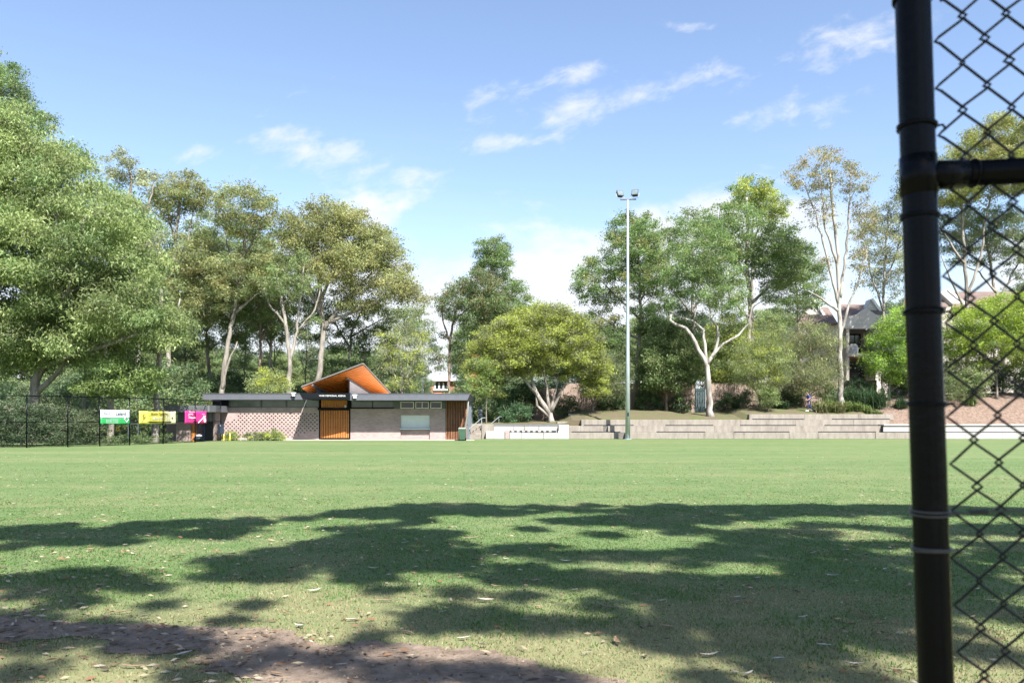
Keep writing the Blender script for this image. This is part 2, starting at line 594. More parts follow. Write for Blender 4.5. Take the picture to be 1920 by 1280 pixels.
MT['navy'] = plain('navy_panel', (0.02, 0.028, 0.045), 0.45)
MT['blue_paint'] = plain('blue_paint', (0.03, 0.09, 0.30), 0.45)
MT['yellow_paint'] = plain('yellow_paint', (0.75, 0.55, 0.06), 0.5)
MT['cloth_blue'] = plain('blue_cloth', (0.03, 0.055, 0.20), 0.85, var=0.25, scale=8)
MT['cloth_navy'] = plain('navy_cloth', (0.02, 0.028, 0.075), 0.85)
MT['skin'] = plain('skin', (0.42, 0.25, 0.18), 0.6)
MT['hair'] = plain('dark_hair', (0.02, 0.018, 0.018), 0.6)
MT['clad'] = plain('blue_grey_cladding', (0.16, 0.19, 0.22), 0.5, 0.2)
MT['lamp_dark'] = plain('dark_lamp_housing', (0.03, 0.036, 0.042), 0.5)
MT['lamp_lens'] = plain('grey_lamp_lens', (0.13, 0.165, 0.18), 0.15, var=0.3, scale=6)
MT['edge'] = plain('grey_brown_edge', (0.22, 0.19, 0.165), 0.6)
MT['slate_grey'] = plain('grey_panel', (0.11, 0.115, 0.125), 0.6)


def text_mesh(name, body, size, m, extrude=0.002, bold=0.0):
    cu = bpy.data.curves.new(name, 'FONT')
    cu.body = body
    cu.size = size
    cu.extrude = extrude
    cu.offset = bold
    cu.align_x = 'CENTER'
    cu.align_y = 'CENTER'
    cu.resolution_u = 2
    o = bpy.data.objects.new(name, cu)
    COL.objects.link(o)
    bpy.context.view_layer.update()
    dg = bpy.context.evaluated_depsgraph_get()
    me = bpy.data.meshes.new_from_object(o.evaluated_get(dg))
    bpy.data.objects.remove(o)
    bpy.data.curves.remove(cu)
    me.name = name
    me.materials.clear()
    me.materials.append(m)
    # stand it up: x right, z up, facing -y
    me.transform(Matrix.Rotation(R(90), 4, 'X'))
    return me


# ================================================================== THE SETTING
# ---- the field, one sheet to the horizon
def build_field():
    xs = np.concatenate([[-900, -300, -120], np.linspace(-70, 70, 57), [120, 300, 900]])
    ys = np.concatenate([[-300, -60, -20], np.linspace(-10, 70, 65), [90, 130, 300, 1400]])
    v = [(x, y, 0.0) for y in ys for x in xs]
    n = len(xs)
    f = [(j * n + i, j * n + i + 1, (j + 1) * n + i + 1, (j + 1) * n + i) for j in range(len(ys) - 1) for i in range(n - 1)]
    mb = MB()
    mb.v, mb.f = v, f
    o = mb.build('field', MT['turf'])
    tag(o, kind='structure')


build_field()

# ---- worn dirt track in the foreground
TRACK_UP = [(-300, 1132), (0, 1145), (200, 1160), (300, 1172), (420, 1186), (520, 1190), (600, 1200), (760, 1215), (900, 1228), (1000, 1245), (1100, 1265), (1200, 1277), (1350, 1300), (1600, 1340)]
TRACK_LO = [(1600, 1420), (1200, 1375), (900, 1345), (700, 1318), (500, 1288), (440, 1262), (420, 1240), (330, 1222), (220, 1213), (120, 1200), (0, 1198), (-300, 1188)]
TRACK = [GP(*p) for p in TRACK_UP + TRACK_LO]


def track_mask(x, y):
    wob = (vnoise(x * 2.3, y * 3.1, 3) - 0.5) * 0.36 + (vnoise(x * 9, y * 11, 4) - 0.5) * 0.16 + (vnoise(x * 23, y * 27, 14) - 0.5) * 0.07
    d = poly_dist(x, y, TRACK)
    ins = in_poly(x, y, TRACK)
    sd = np.where(ins, d, -d)
    return sd + wob          # >0 on the track


def build_track():
    st = 0.035
    xs = np.arange(-6.2, 3.4, st)
    ys = np.arange(3.6, 7.6, st)
    X, Y = np.meshgrid(xs, ys)
    mk = track_mask(X, Y)
    # keep the cells that lie on the track; a shallow worn hollow with a crumbly edge
    Z = 0.005 + np.clip(0.05 - mk, 0, 0.05) * 0.05 + (vnoise(X * 9, Y * 9, 8) - 0.5) * 0.006 * (mk > 0.05)
    idx = -np.ones(X.shape, int)
    keep = (mk > -0.015)
    cell = keep[:-1, :-1] & keep[1:, :-1] & keep[:-1, 1:] & keep[1:, 1:]
    use = np.zeros(X.shape, bool)
    for a, b in ((0, 0), (1, 0), (0, 1), (1, 1)):
        use[a:a + cell.shape[0], b:b + cell.shape[1]] |= cell
    idx[use] = np.arange(use.sum())
    mb = MB()
    mb.v = list(zip(X[use].tolist(), Y[use].tolist(), Z[use].tolist()))
    J, I = np.nonzero(cell)
    mb.f = [(int(idx[j, i]), int(idx[j, i + 1]), int(idx[j + 1, i + 1]), int(idx[j + 1, i])) for j, i in zip(J, I)]
    o = mb.build('dirt_path', MT['dirt'], smooth=True)
    tag(o, kind='structure')


build_track()


# ---- raised bank behind the terraces
def bank_z(x, y):
    x, y = np.asarray(x, float), np.asarray(y, float)
    top = np.interp(x, [-5.5, -4.2, -3.2, 4.4, 4.9, 15.0, 19.0, 19.6, 29.2, 30.4, 60], [-0.4, -0.4, 1.18, 1.18, 1.49, 1.50, 1.52, 1.93, 1.93, 1.14, 1.14])
    H = np.interp(x, [-5.5, -3.5, 4.0, 6.0, 13, 15, 28, 32, 38, 60], [0, 0.2, 0.35, 0.9, 0.9, 0.65, 0.8, 2.2, 2.7, 3.0])
    s = np.clip((y - 66.0) / 7.0, 0, 1)
    return top + H * s * (2 - s)


def build_bank(name, x0, x1, m):
    xs = np.arange(x0, x1 + 0.01, 0.5)
    ys = np.concatenate([np.arange(66.0, 76, 0.5), [80, 90, 110, 150]])
    X, Y = np.meshgrid(xs, ys)
    Z = bank_z(X, Y) + (vnoise(X * 1.3, Y * 1.3, 5) - 0.5) * 0.10 * np.clip((Y - 66.2) * 2, 0, 1)
    n = len(xs)
    mb = MB()
    mb.v = list(zip(X.ravel().tolist(), Y.ravel().tolist(), Z.ravel().tolist()))
    mb.f = [(j * n + i, j * n + i + 1, (j + 1) * n + i + 1, (j + 1) * n + i) for j in range(len(ys) - 1) for i in range(n - 1)]
    b = len(mb.v)
    mb.v += [(float(x), 65.98, -0.3) for x in xs]
    mb.f += [(b + i, b + i + 1, i + 1, i) for i in range(n - 1)]
    o = mb.build(name, m)
    tag(o, kind='structure')


build_bank('grass_bank', -5.5, 29.5, MT['bank_grass'])
build_bank('mulch_bank', 29.5, 62.0, MT['mulch'])

# ================================================================== BUILDINGS
def px_box(mb, x0, x1, y0, y1, d0, d1, ref=None):
    """box whose face toward the field covers photo pixels x0..x1, y0..y1 at distance ref (d0 if none)"""
    r = ref or d0
    a, b = P(x0, y0, r), P(x1, y1, r)
    return mb.box(a.x, b.x, d0, d1, b.z, a.z)


def build_pavilion():
    T = 60.0
    root = empty('pavilion', (-14, 63, 0))
    tag(root, 'low brick pavilion with dark flat roof and tilted orange timber roof', 'pavilion')
    B = lambda name, m, *rects, bevel=0: _b(name, m, rects, bevel)

    def _b(name, m, rects, bevel):
        mb = MB()
        for r in rects:
            px_box(mb, *r[:4], r[4], r[5], r[6] if len(r) > 6 else T)
        return mb.build(name, m, root, bevel=bevel)
    # solid core behind the fronts
    core = MB()
    core.box(P(398, 0, T).x, P(598, 0, T).x, 60.46, 68, 0, 3.02)
    core.box(P(657, 0, T).x, P(834, 0, T).x, 60.46, 68, 0, 3.02)
    core.box(P(598, 0, T).x, P(657, 0, T).x, 62.6, 68, 0, 3.02)
    core.box(P(834, 0, T).x, -3.45, 61.4, 68, 0, 3.02)
    core.build('core_wall', MT['dark'], root)
    # left wing: plain brick band, recessed backing and the hit-and-miss brick screen
    _b('brick_band', MT['brick'], [(398, 600, 764, 771, 60.0, 60.44)], 0)
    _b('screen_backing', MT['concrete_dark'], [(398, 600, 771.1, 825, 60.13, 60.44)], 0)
    sc = MB()
    xa, xb = P(398, 0, T).x, P(600, 0, T).x
    ztop = P(0, 771, T).z
    pitch, rowp = 0.31, 0.155
    nrow = int(ztop / rowp)
    for r in range(nrow):
        z0 = r * rowp
        sc.box(xa, xb, 60.0, 60.12, z0, z0 + 0.072)
        off = (r % 2) * pitch / 2
        x = xa
        k = 0
        while x < xb - 0.01:
            x1 = min(xb, xa + off + k * pitch + 0.0 + pitch - 0.115) if k or off else min(xb, xa + pitch - 0.115)
            hx, hz = (x1 - xa) / (xb - xa), z0 / ztop
            hole = True
            if hx < 0.22 and hz > 0.45 + hx * 1.1:
                hole = False
            if hz < 0.05 + max(0, hx - 0.72) * 1.0 or hx > 0.975 or hx < 0.03:
                hole = False
            x2 = min(xb, x1 + 0.115)
            if hole:
                sc.box(x, x1, 60.0, 60.12, z0 + 0.072, z0 + rowp)
            else:
                sc.box(x, x2, 60.0, 60.12, z0 + 0.072, z0 + rowp)
            x = x2
            k += 1
    sc.box(xa, xb, 60.0, 60.12, nrow * rowp, ztop)
    o = sc.build('brick_screen', MT['brick'], root)
    o['kind'] = 'stuff'
    # clerestory of the left wing
    _b('end_panel', MT['black'], [(398, 428, 749, 764, 60.02, 60.44)], 0)
    for a, b in ((428.5, 488), (489.5, 535), (536.5, 570), (571.5, 597)):
        w = _b('clerestory_window', MT['glass'], [(a, b, 749.5, 763.6, 60.16, 60.22)], 0)
        fr = MB()
        px_box(fr, a - 0.6, a + 0.6, 749.2, 764, 60.1, 60.3, T)
        px_box(fr, b - 0.6, b + 0.6, 749.2, 764, 60.1, 60.3, T)
        px_box(fr, a + .6, b - .6, 763.0, 764, 60.1, 60.3, T)
        f = fr.build('frame', MT['slate_grey'], w)
        f.location = -Vector((0, 0, 0))
    # right wing of brick round the serving hatch
    _b('brick_wall', MT['brick'], [(656, 751, 766, 825, 60.0, 60.44), (806, 835.5, 766, 825, 60.0, 60.44), (751, 806, 766, 778, 60.0, 60.44), (751, 806, 805, 825, 60.16, 60.44)], 0)
    sh = MB()
    za, zb = P(0, 778, T).z, P(0, 803, T).z
    x0, x1 = P(751, 0, T).x, P(806, 0, T).x
    n = 13
    for i in range(n):
        c = zb + (za - zb) * i / n
        d = (za - zb) / n
        sh.hexa([(x0, 60.14, c), (x1, 60.14, c), (x1, 60.2, c), (x0, 60.2, c), (x0, 60.10, c + d * 0.86), (x1, 60.10, c + d * 0.86), (x1, 60.2, c + d), (x0, 60.2, c + d)])
    sh.build('roller_shutter', MT['shutter'], root)
    _b('counter', MT['steel'], [(750, 807, 803, 805, 59.86, 60.3)], 0)
    _b('dark_panel', MT['slate_grey'], [(737, 835.5, 750, 765.8, 60.06, 60.44)], 0)
    for a, b, mull in ((751, 776, False), (779, 804, True), (807, 828, False)):
        w = _b('window', MT['dark_glass'], [(a + 1, b - 1, 754, 764.4, 60.02, 60.05)], 0)
        fr = MB()
        px_box(fr, a, a + 1.2, 753, 765.4, 59.97, 60.055, T)
        px_box(fr, b - 1.2, b, 753, 765.4, 59.97, 60.055, T)
        px_box(fr, a + 1.2, b - 1.2, 753, 754.2, 59.97, 60.055, T)
        px_box(fr, a + 1.2, b - 1.2, 764.3, 765.4, 59.97, 60.055, T)
        if mull:
            px_box(fr, 791, 792.2, 754.2, 764.3, 59.98, 60.055, T)
        fr.build('frame', MT['white'], w)
    for a, b in ((657, 697), (698.5, 736.5)):
        _b('clerestory_window', MT['glass'], [(a, b, 750.5, 763.4, 60.2, 60.26)], 0)
    _b('clerestory_sill', MT['black'], [(655, 738, 763.5, 765.9, 59.95, 60.44)], 0)
    # flat roofs with deep fascias (left shallow eave, right deep eave)
    def roof(name, xl, xr, yt, yb, df, db, lip=0.0):
        mb = MB()
        a, b = P(xl, yt, df), P(xr, yb, df)
        mb.box(a.x, b.x, df, db, b.z, a.z)
        mb.box(a.x - .03, b.x + .03, df - .03, df + .12, a.z + .002, a.z + 0.05)
        return mb.build(name, MT['fascia'], root)
    roof('left_roof', 381, 568, 738.5, 749, 59.25, 68.4)
    # right roof has a mitred end
    D = 58.2
    a, b = P(652, 738.6, D), P(880, 750, D)
    mb = MB()
    mb.hexa([(a.x, D, b.z), (b.x - 0.15, D, b.z), (b.x - 0.15, 68.4, b.z), (a.x, 68.4, b.z), (a.x, D, a.z), (b.x + 0.05, D, a.z), (b.x + 0.05, 68.4, a.z), (a.x, 68.4, a.z)])
    mb.box(a.x - .03, b.x + .07, D - .03, D + .12, a.z + .002, a.z + 0.05)
    mb.build('right_roof', MT['fascia'], root)
    # unseen pale sheets added on the flat roofs to bounce light at the soffit
    for xa_, xb_, ya_ in ((P(384, 0, 59.4).x, P(566, 0, 59.4).x, 59.45), (P(657, 0, 58.4).x, P(877, 0, 58.4).x, 58.45)):
        mb = MB()
        zt_ = P(0, 738.5, 59.25).z if ya_ > 59 else P(0, 738.6, 58.2).z
        mb.box(xa_, xb_, ya_, 68.2, zt_ + .004, zt_ + .02)
        mb.build('bounce_sheet', MT['offwhite'], root)
    # black sign canopy, skewed, standing forward
    zt, zb = P(0, 736.5, 57.8).z, P(0, 748.3, 57.8).z
    xl, xr = P(561, 0, 57.4).x, P(656, 0, 58.1).x
    can = MB()
    can.hexa([(xl + 0.22, 57.5, zb), (xr, 58.15, zb), (xr, 60.9, zb), (xl + 0.22, 60.9, zb), (xl, 57.4, zt), (xr, 58.05, zt), (xr, 60.9, zt), (xl, 60.9, zt)])
    can.build('sign_canopy', MT['black'], root)
    t = text_mesh('lettering', 'WAR MEMORIAL ARENA', 0.17, MT['offwhite'], 0.004, 0.0)
    o = link('lettering', t, root)
    ang = math.atan2(0.65, xr - xl)
    o.rotation_euler = (0, 0, ang)
    xm = P(623, 0, 57.8).x
    ym = 57.45 + (xm - xl) / (xr - xl) * 0.65 - 0.02
    o.location = Vector((xm, ym - 0.02, (zt + zb) / 2 + 0.02)) - root.location
    # entry: lintel, timber boards above, slatted gate, timber wall behind
    _b('entry_lintel', MT['black'], [(597, 657, 764, 768.2, 59.8, 60.2)], 0)
    for i in range(12):
        a = 602 + i * 4.1
        _b('entry_board', MT['timber'], [(a, a + 3.7, 749.5, 764, 60.05, 60.12)], 0)
    _b('entry_boards_end', MT['black'], [(651.5, 657, 749, 764, 59.9, 60.3)], 0)
    _b('entry_back_wall', MT['timber_brown'], [(599, 656, 768, 825, 62.4, 62.55)], 0)
    _b('floodlight_box', MT['white'], [(646.5, 649.5, 759.5, 763.6, 59.9, 60.02)], 0)
    gate = empty('gate', Vector((0, 0, 0)))
    gate.parent = root
    gate.location = -root.location
    fr = MB()
    px_box(fr, 598.2, 600.6, 768.4, 823, 59.98, 60.06, T)
    px_box(fr, 655.0, 657, 768.4, 823, 59.98, 60.06, T)
    for y in (783, 800.5, 817.5):
        px_box(fr, 600.7, 654.9, y, y + 1.1, 60.045, 60.075, T)
    fr.build('gate_frame', MT['black'], gate)
    n = 17
    for i in range(n):
        a = 601.2 + i * (54.0 / n)
        mb = MB()
        px_box(mb, a, a + 1.75, 769, 820.5, 59.98, 60.04, T)
        mb.build('slat', MT['timber'], gate)
    # slatted screen at the far right end
    scr = empty('slat_screen')
    scr.parent = root
    scr.location = -root.location
    n = 13
    for i in range(n):
        a = 836.6 + i * 3.05
        mb = MB()
        px_box(mb, a, a + 1.5, 751, 824.6, 59.96, 60.08, T)
        mb.build('slat', MT['timber_brown'], scr)
    mb = MB()
    px_box(mb, 836, 876.5, 763.5, 765.5, 60.09, 60.16, T)
    mb.build('rail', MT['black'], scr)
    mb = MB()
    px_box(mb, 836, 876.5, 795.5, 797, 60.09, 60.16, T)
    mb.build('rail', MT['black'], scr)
    # side wall of upright cladding sheets
    for i in range(9):
        mb = MB()
        y0 = 60.3 + i * 0.9
        mb.box(-3.42, -3.36 + 0.04 * (i % 2), y0, y0 + 0.88, 0, 3.0)
        mb.build('cladding_sheet', MT['clad'], root)
    _b('plinth', MT['paving'], [(398, 876, 823.6, 825, 59.93, 59.99)], 0)
    # small fittings on the eaves
    for x, y in ((550, 737), (665, 741)):
        d = 59.0 if x < 600 else 58.0
        mb = MB()
        c = P(x, y, d)
        mb.box(c.x - .16, c.x + .16, d - .02, d + .18, c.z - 0.02, c.z + 0.06)
        mb.box(c.x - .11, c.x + .11, d + .01, d + .15, c.z - 0.20, c.z - 0.02)
        mb.build('eave_lamp', MT['white'], root)
    # tilted timber roof
    A, Bp, C = P(566, 727.5, 60.8), P(681, 684.5, 58.6), P(731, 738.5, 66.5)
    Dp = A + C - Bp
    nrm = (Bp - A).cross(C - A).normalized()
    if nrm.z < 0:
        nrm = -nrm
    mb = MB()
    mb.prism([A + nrm * 0.03, Bp + nrm * 0.03, C + nrm * 0.03, Dp + nrm * 0.03], nrm * 0.17)
    tr = mb.build('tilted_roof', MT['fascia'], root)
    e = (Bp - A)
    w = (C - Bp)
    nb = 22
    for i in range(nb):
        s0, s1 = i / nb + 0.003, (i + 1) / nb - 0.006
        mb = MB()
        mb.prism([A + w * s0, A + w * s0 + e, A + w * s1 + e, A + w * s1], nrm * 0.028)
        mb.build('soffit_board', MT['timber_soffit'], tr)
    mb = MB()      # white edge trims
    mb.tube([A + nrm * 0.1 - w.normalized() * 0.05, Bp + nrm * 0.1 - w.normalized() * 0.05], 0.045, 4)
    mb.tube([Bp + nrm * 0.1 + e.normalized() * 0.05, C + nrm * 0.1 + e.normalized() * 0.05], 0.045, 4)
    mb.build('roof_edge', MT['edge'], tr)

    def under(x, y, gap=0.06):
        """height of the soffit above plan point"""
        return A.z - (nrm.x * (x - A.x) + nrm.y * (y - A.y)) / nrm.z - gap
    # lantern walls below it: white panel to the right, dark glazing to the left
    ya = 60.9
    x0, x1, xm = P(597, 0, ya).x, P(712, 0, ya).x, P(656, 0, ya).x
    zb = 3.45

    def wall(name, m, xs, yA, yB, thick):
        pts = [Vector((xs[0], yA, zb))] + [Vector((xs[-1], yB, zb))]
        tops = []
        for i in range(6):
            t = i / 5
            x, y = xs[0] + (xs[-1] - xs[0]) * t, yA + (yB - yA) * t
            z = max(zb + 0.01, under(x, y))
            tops.append(Vector((x, y, z)))
        mb = MB()
        mb.prism([pts[0], pts[1]] + tops[::-1], (0, thick, 0))
        return mb.build(name, m, root)
    wall('lantern_panel', MT['offwhite'], [xm, xm + 1.26], ya, ya + 6.1, 0.12)
    xg = P(592, 0, ya).x
    wall('lantern_side', MT['slate_grey'], [xg, xg + 1.26], ya, ya + 6.1, 0.1)
    for x_ in (xm - .02, xg):
        bm_ = MB()
        p0, p1 = Vector((x_ - .1, ya - .6, 0)), Vector((x_ + 1.26, ya + 6.1, 0))
        p0.z, p1.z = under(p0.x, p0.y) - .04, under(p1.x, p1.y) - .04
        bm_.tube([p0, p1], 0.08, 4)
        bm_.build('lantern_beam', MT['slate_grey'], root)
    po = MB()
    po.box(xm - 0.06, xm - 0.005, ya - 0.1, ya + 0.1, zb, under(xm, ya) + 0.03)
    po.build('lantern_post', MT['slate_grey'], root)

    # paved apron in front
    ap = MB()
    ap.box(P(402, 0, 60).x, P(890, 0, 60).x, 59.3, 59.92, 0.0, 0.05)
    tag(ap.build('pavement', MT['paving']), kind='structure')


build_pavilion()


def build_annex():
    root = empty('brick_annex', (-22.5, 56, 0))
    tag(root, 'small brick annex with grey flat roof and orange door behind the fence', 'building')
    D = 57.3
    mb = MB()
    px_box(mb, 330, 357, 790, 829, D, D + 2.5)
    mb.build('wall', MT['brick'], root)
    mb = MB()
    px_box(mb, 298, 329, 791, 829, D + 1.2, D + 3, D)
    mb.build('rear_wall', MT['brick'], root)
    mb = MB()
    px_box(mb, 391, 395, 773, 829, D + 0.9, D + 2, D)
    mb.build('rear_wall', MT['brick'], root)
    mb = MB()
    a, b = P(306, 759.5, D - 1), P(393, 772, D - 1)
    mb.box(a.x, b.x, D - 1, D + 4, b.z, a.z)
    mb.build('roof', MT['slate_grey'], root)
    mb = MB()
    px_box(mb, 330, 390, 773, 790, D + 0.3, D + 2.5, D)
    mb.build('upper_wall', MT['slate_grey'], root)
    mb = MB()
    px_box(mb, 357.5, 366, 790.2, 829, D + 0.15, D + 0.2, D)
    d = mb.build('door', MT['timber'], root)
    mb = MB()
    px_box(mb, 364.2, 365, 809, 812, D + 0.09, D + 0.14, D)
    mb.build('handle', MT['steel'], d)
    mb = MB()
    px_box(mb, 366.5, 390.5, 790.2, 829, D + 1.4, D + 1.5, D)
    mb.build('dark_opening', MT['navy'], root)
    # blue tube frame with a white bundle in the opening
    rk = empty('equipment_rack', (P(367, 0, D).x, D + 0.6, 0))
    tag(rk, 'blue tube equipment rack in the dark annex opening beside the orange door', 'rack')
    X = lambda p: P(p, 0, D).x
    for p in (357.5 + 10, 376.5):
        mb = MB()
        mb.tube([(X(p), D + 0.6, 0), (X(p), D + 0.6, 1.35)], 0.025, 6)
        mb.build('upright', MT['blue_paint'], rk)
    for z in (0.45, 0.9, 1.33):
        mb = MB()
        mb.tube([(X(367.5), D + 0.6, z), (X(376.5), D + 0.6, z)], 0.022, 6)
        mb.build('crossbar', MT['blue_paint'], rk)
    bg = empty('equipment_bag', (P(361, 0, D).x, D - 0.5, 0))
    tag(bg, 'white and blue sports bag on the ground before the annex opening', 'bag')
    c = P(372, 829, D - 0.4)
    mb = MB()
    mb.tube([(c.x - .35, D - .4, .16), (c.x - .28, D - .4, .17), (c.x + .28, D - .4, .17), (c.x + .35, D - .4, .16)], [.06, .16, .16, .06], 10)
    mb.build('body', MT['navy'], bg, smooth=True)
    mb = MB()
    mb.tube([(c.x - .25, D - .4, .37), (c.x - .1, D - .42, .40), (c.x + .12, D - .42, .41), (c.x + .27, D - .4, .37)], [.04, .09, .09, .04], 8)
    mb.build('white_lid', MT['white'], bg, smooth=True)


build_annex()


def build_townhouse():
    D = 88.0
    root = empty('townhouse', (P(1590, 0, D).x, D + 4, 2.5))
    tag(root, 'pale rendered townhouse with brown tiled roof, curved gable and upper balcony', 'house')
    q = lambda x, y, d=0.0: P(x, y, D) + Vector((0, d, 0))

    def poly(name, m, pts, d, th, par=root):
        mb = MB()
        mb.prism([q(x, y, d) for x, y in pts], (0, th, 0))
        return mb.build(name, m, par)
    poly('wall', MT['house'], [(1500, 607), (1592, 607), (1592, 790), (1500, 790)], 0.4, 6)
    poly('wall', MT['house'], [(1640, 614), (1672, 614), (1672, 790), (1640, 790)], 0.4, 6)
    poly('balcony_back_wall', MT['tan'], [(1592, 607), (1640, 607), (1640, 790), (1592, 790)], 2.2, 3)
    # tiled roofs: slope back from the eave
    def slope(name, eave, ridge, back):
        a, b = q(*eave[0], 0.0), q(*eave[1], 0.0)
        c, d = q(*ridge[1]), q(*ridge[0])
        for v in (c, d):
            s = (D + back) / D
            v.x *= s
            v.y = D + back
            v.z = EYE + (v.z - EYE) * s
        n = (b - a).cross(d - a).normalized()
        mb = MB()
        mb.prism([a, b, c, d], n * 0.15 * (1 if n.z > 0 else -1))
        mb.build(name, MT['roof_tile'], root)
    slope('roof', [(1497, 609), (1571, 609)], [(1506, 578.5), (1552, 578.5)], 4.0)
    slope('roof', [(1574, 597), (1664, 597)], [(1574, 573), (1642, 573)], 4.2)
    # party wall parapets, seen as gables with bright raking tops
    for pts in ([(1523, 580), (1535, 553), (1574, 614), (1556, 614), (1549, 594)], [(1636, 582), (1649, 556), (1680, 600), (1664, 600)]):
        g = poly('party_wall', MT['house_gable'], pts, 2.2, 1.1)
        mb = MB()
        a, b = q(*pts[1], 2.0), q(*pts[2], 2.0)
        mb.prism([a, b, b + Vector((0.28, 0, 0.05)), a + Vector((0.22, 0, 0.16))], (0, 1.6, 0))
        mb.build('coping', MT['white'], g)
    # bell shaped gable over the balcony
    gb = [(1580, 594), (1594, 592.5), (1606, 589), (1614, 583), (1622, 578), (1630, 583), (1638, 589), (1648, 593), (1661, 595), (1660, 616.5), (1582, 616.5)]
    poly('curved_gable', MT['house_gable'], gb, -0.3, 0.5)
    poly('column', MT['house'], [(1585.5, 616.7), (1591, 616.7), (1591, 735), (1585.5, 735)], -0.2, 0.4)
    poly('column', MT['house'], [(1640, 616.7), (1645, 616.7), (1645, 735), (1640, 735)], -0.2, 0.4)
    poly('balcony_slab', MT['house'], [(1586, 662.5), (1650, 662.5), (1650, 668), (1586, 668)], -0.45, 2.6)
    dr = poly('balcony_door', MT['black'], [(1605, 622), (1629, 622), (1629, 662), (1605, 662)], 2.05, 0.12)
    for a in (1607.5, 1618):
        poly('pane', MT['dark_glass'], [(a, 625), (a + 8.6, 625), (a + 8.6, 659), (a, 659)], 1.98, 0.05, dr)
    bal = empty('balcony_railing')
    bal.parent = root
    bal.location = -root.location
    for y0, y1 in ((644, 662.4), (681, 699)):
        mb = MB()
        mb.tube([q(1591, y0, -0.3), q(1640, y0, -0.3)], 0.035, 5)
        mb.build('rail', MT['black'], bal)
        for i in range(25):
            x = 1592 + i * 2
            mb = MB()
            mb.tube([q(x, y0, -0.3), q(x, y1, -0.3)], 0.018, 4)
            mb.build('baluster', MT['black'], bal)
    poly('lower_door', MT['dark_glass'], [(1600, 676), (1636, 676), (1636, 716), (1600, 716)], 2.0, 0.1)
    poly('window', MT['dark_glass'], [(1578, 626), (1583, 626), (1583, 648), (1578, 648)], 0.34, 0.05)
    # bbq under a white cover on the balcony
    c = q(1604, 662.4, 0.5)
    mb = MB()
    for z, r in ():
        pass
    pts = [(0.55, 0.0), (0.58, 0.5), (0.52, 0.85), (0.36, 1.08), (0.05, 1.16)]
    ring = []
    n = 14
    for r, z in pts:
        for k in range(n):
            a = 2 * math.pi * k / n
            w = 1 + 0.06 * math.sin(5 * a)
            ring.append((c.x + r * 0.95 * w * math.cos(a), c.y + r * 0.6 * w * math.sin(a), c.z + z))
    mb.add(ring, [(i * n + k, i * n + (k + 1) % n, (i + 1) * n + (k + 1) % n, (i + 1) * n + k) for i in range(len(pts) - 1) for k in range(n)] + [tuple(range((len(pts) - 1) * n, len(pts) * n))])
    tag(mb.build('covered_barbecue', MT['white'], smooth=True), 'white fabric cover over a barbecue on the upper balcony', 'barbecue')


build_townhouse()


def build_far_houses():
    # second townhouse seen through the wire mesh
    D = 96.0
    root = empty('townhouse', (P(1815, 0, D).x, D + 3, 3.5))
    tag(root, 'dark tiled roof of a house above the bright green shrubs behind the wire mesh', 'house')
    q = lambda x, y, d=0.0: P(x, y, D) + Vector((0, d, 0))
    mb = MB()
    mb.prism([q(1700, 575), q(1935, 575), q(1935, 790), q(1700, 790)], (0, 6, 0))
    mb.build('wall', MT['house'], root)
    for xl, xr in ((1690, 1775), (1782, 1945)):
        a, b = q(xl, 577, -0.5), q(xr, 577, -0.5)
        s = (D + 4.5) / D
        c, d = q(xr - 25, 549), q(xl + 8, 549)
        for v in (c, d):
            v.x *= s
            v.y = D + 4.5
            v.z = EYE + (v.z - EYE) * s
        mb = MB()
        mb.prism([a, b, c, d], (0, 0.05, 0.16))
        mb.build('roof', MT['roof_tile'], root)
    mb = MB()
    mb.prism([q(1768, 549, 0.4), q(1779, 543, 0.4), q(1822, 578, 0.4), q(1800, 578, 0.4)], (0, 1.6, 0))
    pw = mb.build('party_wall', MT['house_gable'], root)
    mb = MB()
    mb.prism([q(1779, 543, 0.3), q(1822, 578, 0.3), q(1827, 577, 0.3), q(1782, 541, 0.3)], (0, 1.8, 0))
    mb.build('coping', MT['white'], pw)
    # orange brick house behind the pavilion
    D = 112.0
    root = empty('brick_house', (P(833, 0, D).x, D + 4, 0))
    tag(root, 'orange brick house with white hipped roof rising behind the pavilion end', 'house')
    a, b = P(806, 713, D), P(862, 760, D)
    mb = MB()
    mb.box(a.x, b.x, D, D + 8, 0, a.z)
    mb.build('wall', MT['brick_red'], root)
    e0, e1 = P(802.5, 714, D), P(866, 714, D)
    rz = P(0, 704.5, D).z
    mb = MB()
    x0, x1 = e0.x, e1.x
    y0, y1 = D - 0.6, D + 8.6
    xm0, xm1, ym = x0 + 1.7, x1 - 1.7, D + 3.0
    z0 = e0.z
    mb.add([(x0, y0, z0), (x1, y0, z0), (x1, y1, z0), (x0, y1, z0), (xm0, ym, rz), (xm1, ym, rz)], [(0, 1, 5, 4), (1, 2, 5), (2, 3, 4, 5), (3, 0, 4), (3, 2, 1, 0)])
    mb.build('roof', MT['offwhite'], root)
    mb = MB()
    a, b = P(815.5, 717, D), P(840, 729, D)
    mb.box(a.x, b.x, D - 0.05, D - 0.005, b.z, a.z)
    w = mb.build('window', MT['dark_glass'], root)
    mb = MB()
    for p in (815.5, 823.5, 831.5, 839.4):
        c = P(p, 0, D).x
        mb.box(c - .09, c + .09, D - 0.1, D - 0.052, b.z, a.z)
    mb.build('frame', MT['white'], w)
    mb = MB()
    mb.box(a.x - .2, b.x + .2, D - 0.2, D - 0.003, b.z - 0.22, b.z - 0.002)
    mb.build('sill', MT['white'], w)


build_far_houses()


